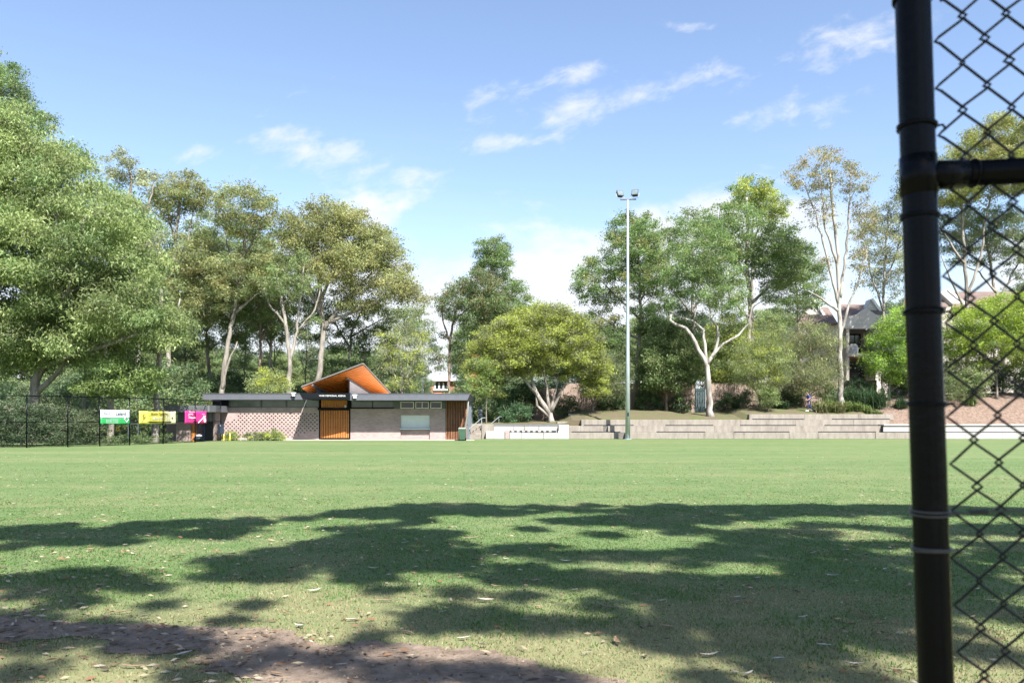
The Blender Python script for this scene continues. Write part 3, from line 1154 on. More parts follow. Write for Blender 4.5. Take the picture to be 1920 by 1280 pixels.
# ---- tan boundary wall on the bank with a dark green gate
def build_boundary_wall():
    D = 74.0
    root = empty('boundary_wall', (P(1280, 0, D).x, D, 2.3))
    tag(root, 'tan rendered boundary wall behind the trees above the terraces', 'wall')
    edges = [1000, 1060, 1125, 1190, 1245, 1299, 1324, 1380, 1440, 1505, 1570, 1640]
    for i in range(len(edges) - 1):
        if edges[i] == 1299:
            continue
        a, b = P(edges[i], 0, D).x, P(edges[i + 1], 0, D).x
        top = 4.9 + (0.25 if edges[i] > 1400 else 0) - (0.5 if edges[i] < 1060 else 0)
        mb = MB()
        mb.box(a + .01, b - .01, D, D + .22, 0.5, top)
        mb.build('panel', MT['tan'], root)
        mb = MB()
        mb.box(b - .16, b + .16, D - .07, D - .003, 0.5, top + .03)
        mb.build('pier', MT['tan'], root)
    g = empty('garden_gate', (P(1311, 0, D).x, D + .1, 2.3))
    tag(g, 'dark green gate in the tan wall beside the white gum trunk', 'gate')
    a, b = P(1300, 0, D).x, P(1323, 0, D).x
    z = P(0, 728, D).z
    mb = MB()
    n = 7
    for i in range(n):
        x0 = a + (b - a) * i / n
        m2 = MB()
        m2.box(x0 + .01, x0 + (b - a) / n - .01, D + .08, D + .12, 2.25, z)
        m2.build('board', MT['green_gate'], g)
    mb.box(a, b, D + .121, D + .16, 2.6, 2.72)
    mb.box(a, b, D + .121, D + .16, z - .3, z - .18)
    mb.build('ledge', MT['green_gate'], g)
    lw = empty('low_screen', (P(1098, 0, 69).x, 69, 1.2))
    tag(lw, 'low dark grey screen wall between the round tree and the terraces', 'wall')
    for i in range(4):
        a, b = P(1066 + i * 16.5, 0, 69).x, P(1082 + i * 16.5, 0, 69).x
        mb = MB()
        mb.box(a + .01, b - .01, 69, 69.1, 0.9, P(0, 775, 69).z)
        mb.build('panel', MT['slate_grey'], lw)


build_boundary_wall()


# ---- concrete terraces
def build_terraces():
    T0, STEP = 64.0, 0.55
    lv = [0.0, 0.50, 1.03, 1.53, 1.98]
    slots = {0: [(1072, 1163), (1231, 1322), (1376, 1480), (1534, 1642), (1643, 1760), (1761, 1870), (1871, 2010)],
             1: [(1095, 1188), (1248, 1337), (1388, 1492), (1546, 1655)],
             2: [(1411, 1507), (1560, 1668)]}
    root = empty('concrete_terrace', (P(1380, 0, 64).x, 65, 0))
    tag(root, 'stepped concrete seating terrace below the tree bank', 'terrace')

    def slab(par, x0, x1, tier, m, ztop=None, back=66.25, zbot=None):
        """one long block; dark strips at its foot stand in for shadow gaps where the slots say so"""
        df = T0 + tier * STEP
        a, b = P(x0, 0, df).x, P(x1, 0, df).x
        z0 = lv[tier] if zbot is None else zbot
        z1 = (lv[tier + 1] if ztop is None else ztop)
        mb = MB()
        mb.box(a + .006, b - .006, df, back, z0 + 0.002, z1)
        mb.build('block', m, par, bevel=0.012)

    def tier(i, cuts, m=MT['concrete']):
        for a, b in zip(cuts[:-1], cuts[1:]):
            slab(root, a, b, i, m, zbot=lv[i])
    tier(0, [1067, 1160])
    tier(0, [1172, 1290, 1376, 1480, 1534, 1641])
    tier(1, [1067, 1089, 1131])
    tier(1, [1140, 1245, 1340, 1440, 1545, 1660])
    tier(2, [1090, 1121, 1262, 1388, 1492, 1600, 1668])
    tier(3, [1405, 1508, 1610, 1676])
    # little end blocks and notches
    mb = MB()
    for x0, x1, t in ((1160, 1172, 0), (1131, 1140, 1)):
        df = T0 + t * STEP
        mb.box(P(x0, 0, df).x, P(x1, 0, df).x, df + 0.3, df + 0.9, lv[t], lv[t + 1] - 0.01)
    mb.build('notch', MT['concrete_dark'], root)
    # dark strips that stand in for shadow lines at the foot of each step
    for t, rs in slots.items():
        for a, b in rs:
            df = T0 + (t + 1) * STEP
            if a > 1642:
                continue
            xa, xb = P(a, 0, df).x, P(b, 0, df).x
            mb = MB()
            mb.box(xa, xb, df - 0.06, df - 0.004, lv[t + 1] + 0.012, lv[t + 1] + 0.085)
            mb.build('shadow_strip', MT['dark'], root)
    # low white wall with two ledges at the right
    rw = empty('white_retaining_wall', (P(1800, 0, 64).x, 64.5, 0))
    tag(rw, 'white retaining wall in front of the mulch bank behind the wire mesh', 'wall')
    for a, b in ((1641.5, 1730), (1730, 1810), (1810, 1880), (1880, 2020)):
        slab(rw, a, b, 0, MT['concrete'] if b < 1750 else MT['render_white'], back=66.2)
    for a, b in ((1657.5, 1806), (1806, 1925), (1925, 2060)):
        df = T0 + 0.1
        mb = MB()
        mb.box(P(a, 0, df).x + .006, P(b, 0, df).x - .006, df + .12, 66.2, 0.56, 0.98)
        mb.build('block', MT['render_white'], rw, bevel=0.012)
        mb = MB()
        mb.box(P(a, 0, df).x + .006, P(b, 0, df).x - .006, df + .04, 66.22, 1.04, 1.17)
        mb.build('coping', MT['render_white'], rw, bevel=0.012)
        mb = MB()
        mb.box(P(a, 0, df).x, P(b, 0, df).x, df + .2, 66.1, 0.5, 1.06)
        mb.build('joint', MT['dark'], rw)
    # white bench wall at the left with the steps
    lw = empty('bench_wall', (P(975, 0, 64).x, 64.5, 0))
    tag(lw, 'low white bench wall between the pavilion steps and the light pole', 'wall')

    def blk(x0, x1, y0, y1, d0, d1, m=MT['render_white'], name='block'):
        mb = MB()
        px_box(mb, x0, x1, y0, y1, d0, d1, d0)
        return mb.build(name, m, lw, bevel=0.01)
    blk(903, 925.5, 795, 822.6, 64.0, 66.2, MT['concrete'])
    for a, b in ((926, 963), (963.5, 983), (983.5, 1010), (1010.5, 1047)):
        blk(a, b, 799, 810.5, 64.6, 66.2)
    blk(926, 1047, 795.4, 798.6, 64.62, 66.2, MT['slate_grey'], 'coping')
    blk(911, 946, 808, 822.6, 63.6, 64.55)
    blk(947, 955, 807, 822.6, 63.65, 64.55, MT['brick'])
    blk(955.5, 977, 810.5, 822.6, 63.6, 64.55)
    blk(977.5, 1019, 811, 822.6, 63.62, 64.55)
    blk(1019.5, 1046, 811, 822.6, 63.6, 64.55)
    blk(956, 1043, 807.2, 810.2, 63.75, 64.55, MT['dark'], 'bench_grille')
    for i in range(8):
        a = 959 + i * 10
        blk(a, a + 5, 808, 809.2, 63.71, 63.748, MT['white'], 'vent')
    blk(1047.5, 1067, 796, 809, 64.3, 66.2)
    blk(1046.5, 1067, 807.5, 822.6, 63.9, 64.25)
    blk(1045, 1068, 790, 796, 66.3, 67.2, MT['concrete'])
    # stairs and handrails by the pavilion
    st = empty('concrete_stairs', (P(890, 0, 64).x, 64, 0))
    tag(st, 'concrete stairs between the pavilion and the white bench wall', 'stairs')
    for i in range(7):
        mb = MB()
        mb.box(P(878, 0, 64).x, P(902.5, 0, 64).x, 62.6 + i * 0.5, 66.2, i * 0.17 + .002, (i + 1) * 0.17)
        mb.build('step', MT['concrete'], st, bevel=0.01)
    mb = MB()
    mb.box(P(876, 0, 63).x, P(879, 0, 63).x, 62.3, 66, 0, 0.9)
    mb.build('cheek_wall', MT['render_white'], st)
    for xa, xb, nm in ((876, 904, 'pavilion side'), (921, 936, 'tree side')):
        hr = empty('handrail', (P(xa, 0, 63).x, 63, 0))
        tag(hr, 'steel handrail of the stairs on the %s' % nm, 'handrail')
        D0, D1 = (62.4, 64.5) if xa < 900 else (66.3, 67.6)
        a, b = P(xa, 807 if xa < 900 else 794, D0), P(xb, 783 if xa < 900 else 781, D1)
        mb = MB()
        mb.tube([a, b, b + Vector((0.25, 0.2, 0.0))], 0.03, 6)
        mb.build('rail', MT['steel'], hr)
        for t in (0.08, 0.95):
            p = a.lerp(b, t)
            zb = 0.1 if t < .5 else max(0.1, p.z - 0.95)
            mb = MB()
            mb.tube([(p.x, p.y, min(zb, p.z - .3)), (p.x, p.y, p.z)], 0.024, 6)
            mb.build('post', MT['steel'], hr)


build_terraces()


# ---- flood light mast
def build_light_pole():
    D = 62.5
    b = P(1177, 0, D)
    root = empty('floodlight_pole', (b.x, D, 0))
    tag(root, 'tall galvanised floodlight pole in front of the concrete terrace', 'light pole')
    top = P(1177, 375, D).z
    mb = MB()
    mb.tube([(b.x, D, 0), (b.x, D, 0.05)], 0.3, 12)
    mb.build('base_plate', MT['steel'], root)
    mb = MB()
    mb.tube([(b.x, D, 0.05), (b.x, D, top * 0.33), (b.x, D, top * 0.66), (b.x, D, top)], [0.195, 0.155, 0.115, 0.075], 12)
    mb.build('pole', MT['steel'], root, smooth=True)
    mb = MB()
    mb.box(b.x - .05, b.x + .05, D - .22, D - .185, P(0, 780, D).z, P(0, 773.5, D).z)
    mb.build('access_hatch', MT['black'], root)
    xa, xb = P(1163, 0, D).x, P(1193, 0, D).x
    mb = MB()
    mb.tube([(xa, D, top + .02), (xb, D, top + .05)], 0.05, 6)
    mb.build('crossarm', MT['slate_grey'], root)
    for px, py, yaw in ((1161.5, 364.5, R(22)), (1191.0, 363, R(-20))):
        c = P(px, py, D)
        fl = empty('floodlight', (0, 0, 0))
        fl.parent = root
        fl.location = c - root.location
        fl.rotation_euler = (R(-28), 0, yaw)
        w, h, d = 0.27, 0.26, 0.16
        mb = MB()
        mb.hexa([(-w, -d, -h), (w, -d, -h), (w * .7, d, -h * .7), (-w * .7, d, -h * .7), (-w, -d, h), (w, -d, h), (w * .7, d, h * .7), (-w * .7, d, h * .7)])
        link('housing', mb.mesh('housing', MT['lamp_dark']), None).parent = fl
        mb = MB()
        mb.box(-w * .82, w * .82, -d - .015, -d - .003, -h * .82, h * .82)
        link('lens', mb.mesh('lens', MT['lamp_lens']), None).parent = fl
        mb = MB()
        mb.tube([(-w - .04, 0, 0), (-w - .04, -.02, -h - .2), (w + .04, -.02, -h - .2), (w + .04, 0, 0)], 0.022, 5)
        link('bracket', mb.mesh('bracket', MT['steel']), None).parent = fl


build_light_pole()

# ================================================================== TREES
def leaf_cloud(centers, radii, counts, L, droop, tint, alt, altp, seed, flat=0.75, tuft=0.42, wid=0.3):
    """loose leaf quads gathered in tufts inside ellipsoid clumps; returns verts, colours, tuft list per clump"""
    g = np.random.default_rng(seed)
    V, Cc, tufts = [], [], []
    tint, alt = np.array(tint) * 1.40, np.array(alt) * 1.34
    L = L * 0.82
    for c, r, n in zip(centers, radii, counts):
        nt = max(3, int(n / 34))
        d = g.normal(size=(nt, 3))
        d /= np.linalg.norm(d, axis=1)[:, None]
        tp = c + d * (g.random(nt) ** 0.45)[:, None] * np.array([r, r, r * flat])
        tufts.append(tp)
        tid = g.integers(0, nt, n)
        pos = tp[tid] + g.normal(size=(n, 3)) * np.array([tuft, tuft, tuft * 0.62]) * min(1.0, 0.45 + r * 0.45)
        ax = g.normal(size=(n, 3))
        ax[:, 2] = ax[:, 2] * 0.6 - droop
        ax /= np.linalg.norm(ax, axis=1)[:, None]
        rn = g.normal(size=(n, 3))
        sd = np.cross(ax, rn)
        sd /= np.linalg.norm(sd, axis=1)[:, None] + 1e-9
        ln = L * g.uniform(0.65, 1.35, n)[:, None]
        w = ln * wid * g.uniform(0.7, 1.3, n)[:, None]
        q = np.stack([pos + sd * w * 0.5, pos + ax * ln, pos - sd * w * 0.5], axis=1)
        clump_v = g.uniform(0.72, 1.28)
        tv = g.uniform(0.78, 1.22, nt)[tid]
        lv = g.uniform(0.75, 1.25, n)
        isalt = (g.random(nt) < altp * g.uniform(0.2, 1.8))[tid]
        col = np.where(isalt[:, None], alt, tint) * (clump_v * tv * lv)[:, None]
        V.append(q.reshape(-1, 3))
        Cc.append(np.repeat(col, 3, axis=0))
    return np.concatenate(V), np.concatenate(Cc), tufts


def fill_clumps(polys, D, rr, spacing, seed, thick=1.0):
    """clump centres spread through the inflated volume of an outline at distance D"""
    g = np.random.default_rng(seed)
    out = []
    for poly in polys:
        wp = [(P(x, y, D).x, P(x, y, D).z) for x, y in poly]
        xs, zs = [p[0] for p in wp], [p[1] for p in wp]
        w, h = max(xs) - min(xs), max(zs) - min(zs)
        tx, tz = g.uniform(min(xs), max(xs), 4000), g.uniform(min(zs), max(zs), 4000)
        ins = in_poly(tx, tz, wp)
        tx, tz = tx[ins], tz[ins]
        de = poly_dist(tx, tz, wp)
        Rm = de.max() * 1.02
        half = np.sqrt(np.maximum(0, Rm ** 2 - (Rm - de) ** 2)) * thick
        half = np.maximum(half, 0.3)
        ty = g.uniform(-1, 1, len(tx)) * half
        pts = []
        for x, y, z, d in zip(tx, ty, tz, de):
            if d < rr[0] * 0.35:
                continue
            ok = True
            for q in pts:
                if (q[0] - x) ** 2 + (q[1] - y) ** 2 + ((q[2] - z) * 1.25) ** 2 < spacing ** 2:
                    ok = False
                    break
            if ok:
                r = min(g.uniform(*rr), d + rr[0] * 0.55)
                pts.append((x, y, z, r))
        out += pts
    return [(Vector((p[0], D + p[1], p[2])), p[3]) for p in out]


def make_tree(name, D, base, trunks, polys, label, group=None, base_z=None, r0=0.2, rr=(0.8, 1.5), spacing=1.3, dens=300, L=0.27,
              droop=0.6, tint=(0.08, 0.11, 0.04), alt=(0.14, 0.13, 0.045), altp=0.15, bark='bark_pale', seed=1, clumps=None, thick=1.0, cat='tree', twig=1.0, flat=0.62, tuft=0.33, wid=0.36):
    """trunks: polylines of photo pixels at the tree's distance; the first starts at the base"""
    g = random.Random(seed)
    bx = P(base, 0, D).x
    bz = float(base_z) if base_z is not None else 0.0
    root = empty(name, (bx, D, bz))
    tag(root, label, cat, group)
    dens *= 1.95
    cl = clumps if clumps is not None else fill_clumps(polys, D, rr, spacing * 1.04, seed, thick)
    cl = [c for c in cl if g.random() > 0.07]
    wood = MB()
    nodes = []          # (point, radius)
    first = True
    for tk in trunks:
        pts = [P(q[0], q[1], D) + Vector((0, q[2] if len(q) > 2 else 0, 0)) for q in tk]
        if first:
            pts[0].z = bz - 0.15
        # resample with a little wander
        fine, rad = [], []
        tot = sum((b - a).length for a, b in zip(pts, pts[1:]))
        s = 0
        ra, rb = (r0, r0 * 0.42) if first else (r0 * 0.55, r0 * 0.18)
        if not first and nodes:
            j = min(range(len(nodes)), key=lambda i: (nodes[i][0] - pts[0]).length)
            ra = min(ra * 1.15, nodes[j][1] * 0.9)
            pts[0] = nodes[j][0]
        for a, b in zip(pts, pts[1:]):
            ln = (b - a).length
            k = max(1, int(ln / 0.55))
            for i in range(k):
                t = i / k
                p = a.lerp(b, t)
                if i or len(fine):
                    p = p + Vector((g.gauss(0, .035), g.gauss(0, .06), 0))
                u = (s + ln * t) / tot
                rd = ra + (rb - ra) * u ** 0.8
                if first and u < 0.06:
                    rd *= 1 + (0.06 - u) * 8
                fine.append(p)
                rad.append(rd)
            s += ln
        fine.append(pts[-1])
        rad.append(rb)
        wood.tube(fine, rad, 9 if r0 > 0.12 else 6)
        nodes += list(zip(fine, rad))[1:]
        first = False
    # limbs out to the leaf clumps
    order = sorted(cl, key=lambda c: min((c[0] - n[0]).length for n in nodes[::3]) if nodes else 0)
    for c, r in order:
        best, bc = None, 1e9
        for p, rd in nodes:
            d = c - p
            ln = d.length
            pen = max(0.0, 0.45 * math.hypot(d.x, d.y) - d.z) * 1.6
            cost = ln + pen - min(rd, 0.1) * 2
            if cost < bc:
                best, bc = (p, rd), cost
        p, rd = best
        d = c - p
        ln = max(d.length, 0.05)
        ra = min(rd * 0.78, 0.022 + 0.0115 * ln)
        k = max(2, int(ln / 0.7))
        side = Vector((g.gauss(0, 1), g.gauss(0, 1), 0)) * 0.06 * ln
        pts, rad = [], []
        for i in range(k + 1):
            t = i / k
            q = p.lerp(c, t) + side * math.sin(math.pi * t) + Vector((0, 0, 0.10 * ln * math.sin(math.pi * t) * (1 if d.z < ln * .6 else -0.3)))
            if 0 < i < k:
                q += Vector((g.gauss(0, .04), g.gauss(0, .04), g.gauss(0, .03)))
            pts.append(q)
            rad.append(ra * (1 - t) + max(0.012, ra * 0.35) * t)
        wood.tube(pts, rad, 5 if ra > 0.04 else 4, cap=False)
        nodes += list(zip(pts, rad))[1:]
    cs = [np.array(c) for c, r in cl]
    rs = [r for c, r in cl]
    ns = [max(24, int(dens * r * r)) for r in rs]
    if cl:
        V, Cc, tufts = leaf_cloud(cs, rs, ns, L, droop, tint, alt, altp, seed * 13 + 5, flat, tuft, wid)
        for c, tp in zip(cs, tufts):
            nt = max(1, int(len(tp) * 0.36 * twig))
            for q in tp[:nt]:
                m = (c + q) / 2 + np.array([g.gauss(0, .08), g.gauss(0, .08), 0.05])
                wood.tube([Vector(c), Vector(m), Vector(q)], [0.014, 0.010, 0.006], 3, cap=False)
        off = np.array([bx, D, bz])
        me = np_mesh('crown', V - off, 3, MT['leaf'], Cc)
        o = bpy.data.objects.new('crown', me)
        COL.objects.link(o)
        o.parent = root
    wood.v = [(x - bx, y - D, z - bz) for x, y, z in wood.v]
    o = bpy.data.objects.new('trunk', wood.mesh('trunk', MT[bark], True))
    COL.objects.link(o)
    o.parent = root
    return root


def bz(px, D):
    return float(bank_z(P(px, 0, D).x, D)) if P(px, 0, D).x > -3 else 0.0


GREEN = (0.108, 0.160, 0.060)
LIGHT = (0.168, 0.205, 0.084)
OLIVE = (0.146, 0.176, 0.078)
GOLD = (0.200, 0.198, 0.084)
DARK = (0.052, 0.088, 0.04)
GREY = (0.170, 0.190, 0.115)
YELLOW = (0.235, 0.265, 0.055)
BRIGHT = (0.185, 0.275, 0.052)
RUST = (0.28, 0.16, 0.065)


def build_trees():
    T = make_tree
    # ---- left stand
    T('gum_tree', 52, 62, [[(62, 828), (64, 760), (68, 715), (76, 688), (96, 640), (112, 560), (100, 470), (85, 400)], [(76, 690), (150, 668, -1), (215, 655, -1.6), (285, 632, -2)], [(92, 650), (140, 590, -1.5), (190, 500, -3), (215, 430, -3.5)], [(100, 600), (60, 500, -2.5), (25, 430, -3.5)], [(110, 560), (150, 490, -3), (168, 420, -3.6)], [(70, 735), (85, 720), (110, 695), (160, 640)]],
      [[(-150, 235), (0, 195), (60, 205), (120, 250), (160, 310), (190, 340), (240, 360), (275, 400), (290, 460), (300, 520), (330, 590), (345, 640), (300, 660), (240, 648), (180, 690), (110, 690), (40, 700), (-150, 705)]],
      'huge weeping light green gum tree filling the left edge behind the fence', r0=0.36, rr=(1.0, 1.9), spacing=1.75, dens=330, L=0.27, droop=1.1, tint=LIGHT, alt=GREEN, altp=0.3, bark='bark_pale', seed=3, thick=0.75)
    T('gum_tree', 64, -30, [[(-30, 830), (-25, 600), (0, 400), (10, 200)], [(0, 400), (80, 300), (140, 270)]],
      [[(-150, 120), (-20, 100), (5, 88), (28, 125), (45, 165), (70, 200), (95, 215), (105, 245), (70, 260), (30, 220), (-150, 300)], [(60, 215), (110, 232), (142, 245), (138, 270), (105, 265), (90, 250)], [(120, 275), (150, 282), (178, 296), (176, 330), (160, 320)]],
      'tall dark green gum whose top rises above the weeping tree at far left', r0=0.34, rr=(0.7, 1.3), spacing=1.35, dens=300, tint=GREEN, alt=OLIVE, altp=0.35, seed=5)
    T('gum_tree', 53.5, 292, [[(291, 829), (293, 780), (296, 700), (299, 620), (303, 540)], [(300, 610), (325, 590), (338, 560)]],
      [[(255, 600), (300, 570), (345, 600), (345, 645), (310, 640), (270, 655), (230, 640)]],
      'straight pale grey trunk standing behind the yellow banner', r0=0.25, rr=(0.6, 1.0), spacing=1.1, dens=330, L=0.23, droop=0.8, tint=LIGHT, alt=GREEN, altp=0.2, bark='bark_grey', seed=6)
    T('gum_tree', 51.5, 207, [[(207, 831), (208, 780), (209, 742), (205, 700), (195, 640)], [(207, 735), (240, 700), (260, 690)]],
      [[(140, 705), (180, 680), (230, 650), (285, 670), (300, 700), (290, 735), (250, 742), (190, 748), (145, 740)]],
      'leafy light green gum with grey trunk behind the green and white banner', r0=0.24, rr=(0.6, 1.0), spacing=0.95, dens=380, L=0.24, droop=0.8, tint=(0.14, 0.19, 0.065), alt=DARK, altp=0.15, bark='bark_grey', seed=7)
    T('gum_tree', 58, 158, [[(158, 825), (158, 745), (160, 690), (164, 600)]], [[(110, 620), (200, 600), (220, 660), (160, 690), (100, 680)]],
      'slender gum with twin bare stems half hidden between fence and weeping tree', r0=0.16, rr=(0.7, 1.2), spacing=1.3, dens=260, tint=GREEN, alt=DARK, altp=0.3, bark='bark_pale', seed=8)
    T('gum_tree', 69, 262, [[(262, 820), (258, 640), (250, 500), (245, 400), (243, 320)], [(248, 450), (275, 400), (290, 340)]],
      [[(190, 305), (212, 282), (246, 281), (268, 302), (270, 330), (245, 350), (215, 345), (195, 330)], [(262, 310), (290, 316), (303, 345), (290, 375), (262, 350)], [(225, 360), (280, 372), (300, 470), (318, 560), (270, 560), (240, 450)]],
      'tall olive gum with rounded separate crown tops left of the gold crowns', r0=0.26, rr=(0.6, 1.15), spacing=1.2, dens=280, tint=GREY, alt=GOLD, altp=0.3, seed=9)
    T('gum_tree', 72, 318, [[(318, 820), (316, 640), (322, 520), (332, 430), (338, 370)], [(320, 540), (350, 470), (362, 400)], [(317, 600), (300, 520), (296, 440)], [(328, 460), (318, 410), (312, 375)]],
      [[(280, 372), (300, 335), (340, 317), (378, 332), (393, 368), (386, 392), (345, 398), (300, 420), (284, 402)], [(335, 440), (410, 430), (425, 520), (410, 610), (345, 615), (325, 540)], [(280, 470), (320, 480), (330, 600), (290, 590)]],
      'gum with flat golden olive top beside the tall olive gum', r0=0.27, rr=(0.7, 1.3), spacing=1.25, dens=270, tint=OLIVE, alt=GOLD, altp=0.45, seed=10)
    T('gum_tree', 70, 412, [[(412, 820), (416, 720), (426, 650), (438, 590), (452, 520), (460, 430)], [(438, 592), (470, 560), (505, 535)], [(448, 540), (430, 480), (420, 420)], [(456, 480), (490, 430), (500, 400)], [(414, 735), (425, 690), (445, 640)]],
      [[(398, 372), (420, 345), (466, 347), (502, 354), (526, 390), (532, 450), (500, 462), (455, 450), (420, 440), (400, 404)], [(400, 480), (450, 465), (522, 470), (528, 520), (480, 555), (400, 600), (385, 540)]],
      'pale trunked gum with golden crown left of the broad domed gum', r0=0.27, rr=(0.7, 1.3), spacing=1.3, dens=260, tint=OLIVE, alt=GOLD, altp=0.4, seed=11)
    T('gum_tree', 74, 487, [[(487, 820), (487, 720), (489, 640), (487, 560)], [(488, 640), (510, 600), (520, 570)]], [[(440, 560), (500, 545), (530, 580), (520, 620), (470, 620), (440, 600)]],
      'thin brownish gum trunk between the two pale forked gums', r0=0.2, rr=(0.6, 1.0), spacing=1.5, dens=170, tint=GREEN, alt=OLIVE, altp=0.3, bark='bark_brown', seed=12)
    T('gum_tree', 69, 541, [[(541, 820), (541, 735), (544, 680), (537, 620), (529, 570), (520, 520)], [(544, 682), (556, 620), (563, 560), (570, 500)], [(556, 625), (590, 580), (600, 545)], [(535, 610), (505, 570), (495, 540)]],
      [[(470, 520), (530, 470), (580, 470), (600, 540), (560, 560), (500, 560)], [(560, 590), (600, 585), (590, 640), (565, 640)]],
      'pale gum forked low in a vee rising behind the pavilion roof', r0=0.27, rr=(0.6, 1.1), spacing=1.4, dens=210, tint=OLIVE, alt=GREEN, altp=0.3, seed=13)
    T('gum_tree', 73, 592, [[(592, 820), (596, 725), (602, 680), (606, 620), (602, 560), (592, 480), (600, 420)], [(605, 615), (640, 570), (690, 520), (720, 480)], [(602, 600), (580, 540), (560, 470), (555, 430)], [(606, 612), (650, 590), (720, 560), (770, 550)], [(601, 560), (630, 500), (650, 430)]],
      [[(532, 402), (575, 380), (610, 371), (662, 384), (702, 405), (736, 440), (762, 482), (776, 522), (797, 562), (790, 578), (745, 562), (705, 575), (665, 600), (640, 580), (610, 530), (565, 520), (532, 500)]],
      'broad dome shaped golden olive gum behind the pavilion', r0=0.33, rr=(0.9, 1.6), spacing=1.45, dens=280, tint=(0.158, 0.176, 0.075), alt=GOLD, altp=0.42, seed=14, thick=0.7)
    T('gum_tree', 80, 690, [[(690, 800), (690, 700), (680, 650)], [(690, 700), (740, 660)]],
      [[(590, 612), (650, 600), (720, 612), (765, 640), (800, 680), (780, 722), (700, 735), (620, 715), (580, 670)]],
      'dark green bushy tree under the domed gum behind the tilted roof', r0=0.2, rr=(0.7, 1.2), spacing=1.8, dens=220, tint=(0.085, 0.12, 0.05), alt=OLIVE, altp=0.3, seed=15, bark='bark_grey')
    T('small_tree', 66, 500, [[(500, 780), (500, 735), (498, 710)]], [[(455, 738), (470, 700), (500, 688), (535, 700), (548, 738)]],
      'small olive bush tree showing just over the pavilion roof', r0=0.1, rr=(0.5, 0.8), spacing=0.75, dens=380, L=0.22, tint=OLIVE, alt=YELLOW, altp=0.3, seed=16, bark='bark_grey')
    T('small_tree', 72, 750, [[(750, 800), (755, 730), (752, 690), (745, 640)], [(755, 730), (775, 680), (790, 640)], [(755, 740), (735, 690), (720, 650)]],
      [[(715, 620), (760, 600), (800, 620), (805, 680), (780, 730), (720, 735), (705, 680)]],
      'pale sparse multi stemmed tree right of the tilted roof', r0=0.14, rr=(0.5, 0.9), spacing=1.15, dens=220, L=0.22, tint=GREY, alt=YELLOW, altp=0.3, seed=17, bark='bark_pale')
    # ---- middle
    T('gum_tree', 92, 922, [[(922, 800), (926, 640), (924, 540), (922, 460)]],
      [[(890, 490), (900, 452), (928, 437), (953, 455), (960, 505), (948, 535), (915, 530), (893, 515)], [(935, 530), (972, 512), (988, 545), (1002, 575), (1000, 600), (940, 590)], [(880, 540), (940, 545), (950, 600), (890, 600)]],
      'tall conical dark gum peak behind the round yellow green tree', r0=0.3, rr=(0.7, 1.3), spacing=1.25, dens=300, tint=GREEN, alt=OLIVE, altp=0.2, seed=18)
    T('gum_tree', 84, 842, [[(842, 800), (842, 700), (844, 640), (852, 590), (870, 540)], [(844, 640), (830, 600), (828, 570)], [(850, 600), (900, 560), (920, 540)]],
      [[(815, 560), (850, 530), (880, 503), (920, 500), (950, 545), (962, 575), (920, 610), (880, 625), (850, 605), (822, 590)], [(855, 620), (905, 615), (915, 670), (895, 735), (860, 722), (850, 680)], [(800, 600), (830, 610), (835, 700), (805, 690)]],
      'brown trunked green gum in front of the orange brick house', r0=0.22, rr=(0.7, 1.3), spacing=1.4, dens=270, tint=(0.085, 0.125, 0.05), alt=(0.14, 0.125, 0.065), altp=0.3, seed=19, bark='bark_brown')
    T('round_tree', 68, 1032, [[(1034, 798), (1033, 785), (1032, 775), (1012, 748), (998, 715), (985, 680)], [(1033, 778), (1027, 742), (1020, 700), (1015, 650)], [(1034, 778), (1046, 745), (1064, 712), (1090, 680)], [(1030, 770), (1042, 735), (1046, 700)], [(1016, 752), (1005, 735), (975, 705), (940, 690)], [(1030, 790), (1008, 760), (1004, 740), (990, 720)]],
      [[(868, 690), (880, 650), (902, 618), (940, 590), (980, 574), (1020, 565), (1062, 574), (1102, 600), (1130, 640), (1144, 690), (1132, 722), (1090, 712), (1060, 690), (1000, 690), (955, 715), (900, 730)], [(872, 690), (930, 690), (945, 742), (888, 748)], [(1085, 690), (1142, 690), (1136, 742), (1096, 744)], [(965, 690), (1060, 690), (1062, 712), (975, 712)]],
      'round domed yellow green tree with many forked stems behind the bench wall', base_z=bz(1032, 68), r0=0.26, rr=(0.55, 0.95), spacing=0.88, dens=480, L=0.20, droop=0.1, tint=(0.205, 0.235, 0.058), alt=(0.135, 0.145, 0.085), altp=0.28, bark='bark_grey', seed=20, thick=0.9, twig=1.6, tuft=0.3, wid=0.4)
    T('small_tree', 66.5, 912, [[(912, 800), (911, 765), (910, 735), (907, 690)]], [[(872, 690), (900, 660), (940, 690), (940, 735), (905, 752), (878, 738)]],
      'young slim tree with light leaves at the top of the concrete stairs', base_z=bz(912, 66.5), r0=0.06, rr=(0.4, 0.7), spacing=0.75, dens=380, L=0.2, tint=(0.115, 0.16, 0.05), alt=RUST, altp=0.06, bark='bark_grey', seed=21)
    # ---- right stand
    T('gum_tree', 75, 1192, [[(1192, 780), (1194, 720), (1197, 650), (1202, 600), (1200, 540), (1195, 470)], [(1200, 600), (1160, 560), (1120, 520)], [(1200, 570), (1230, 520), (1240, 470)], [(1198, 640), (1150, 610), (1110, 585)], [(1197, 500), (1180, 440)]],
      [[(1078, 495), (1100, 480), (1130, 455), (1146, 412), (1176, 392), (1212, 402), (1240, 430), (1255, 500), (1245, 560), (1190, 560), (1130, 575), (1095, 570), (1076, 542)], [(1085, 585), (1150, 575), (1170, 640), (1110, 650)], [(1180, 570), (1265, 555), (1275, 650), (1200, 650)]],
      'open crowned green gum directly behind the floodlight pole', base_z=bz(1192, 75), r0=0.23, rr=(0.6, 1.1), spacing=1.22, dens=260, tint=GREEN, alt=GOLD, altp=0.16, seed=22)
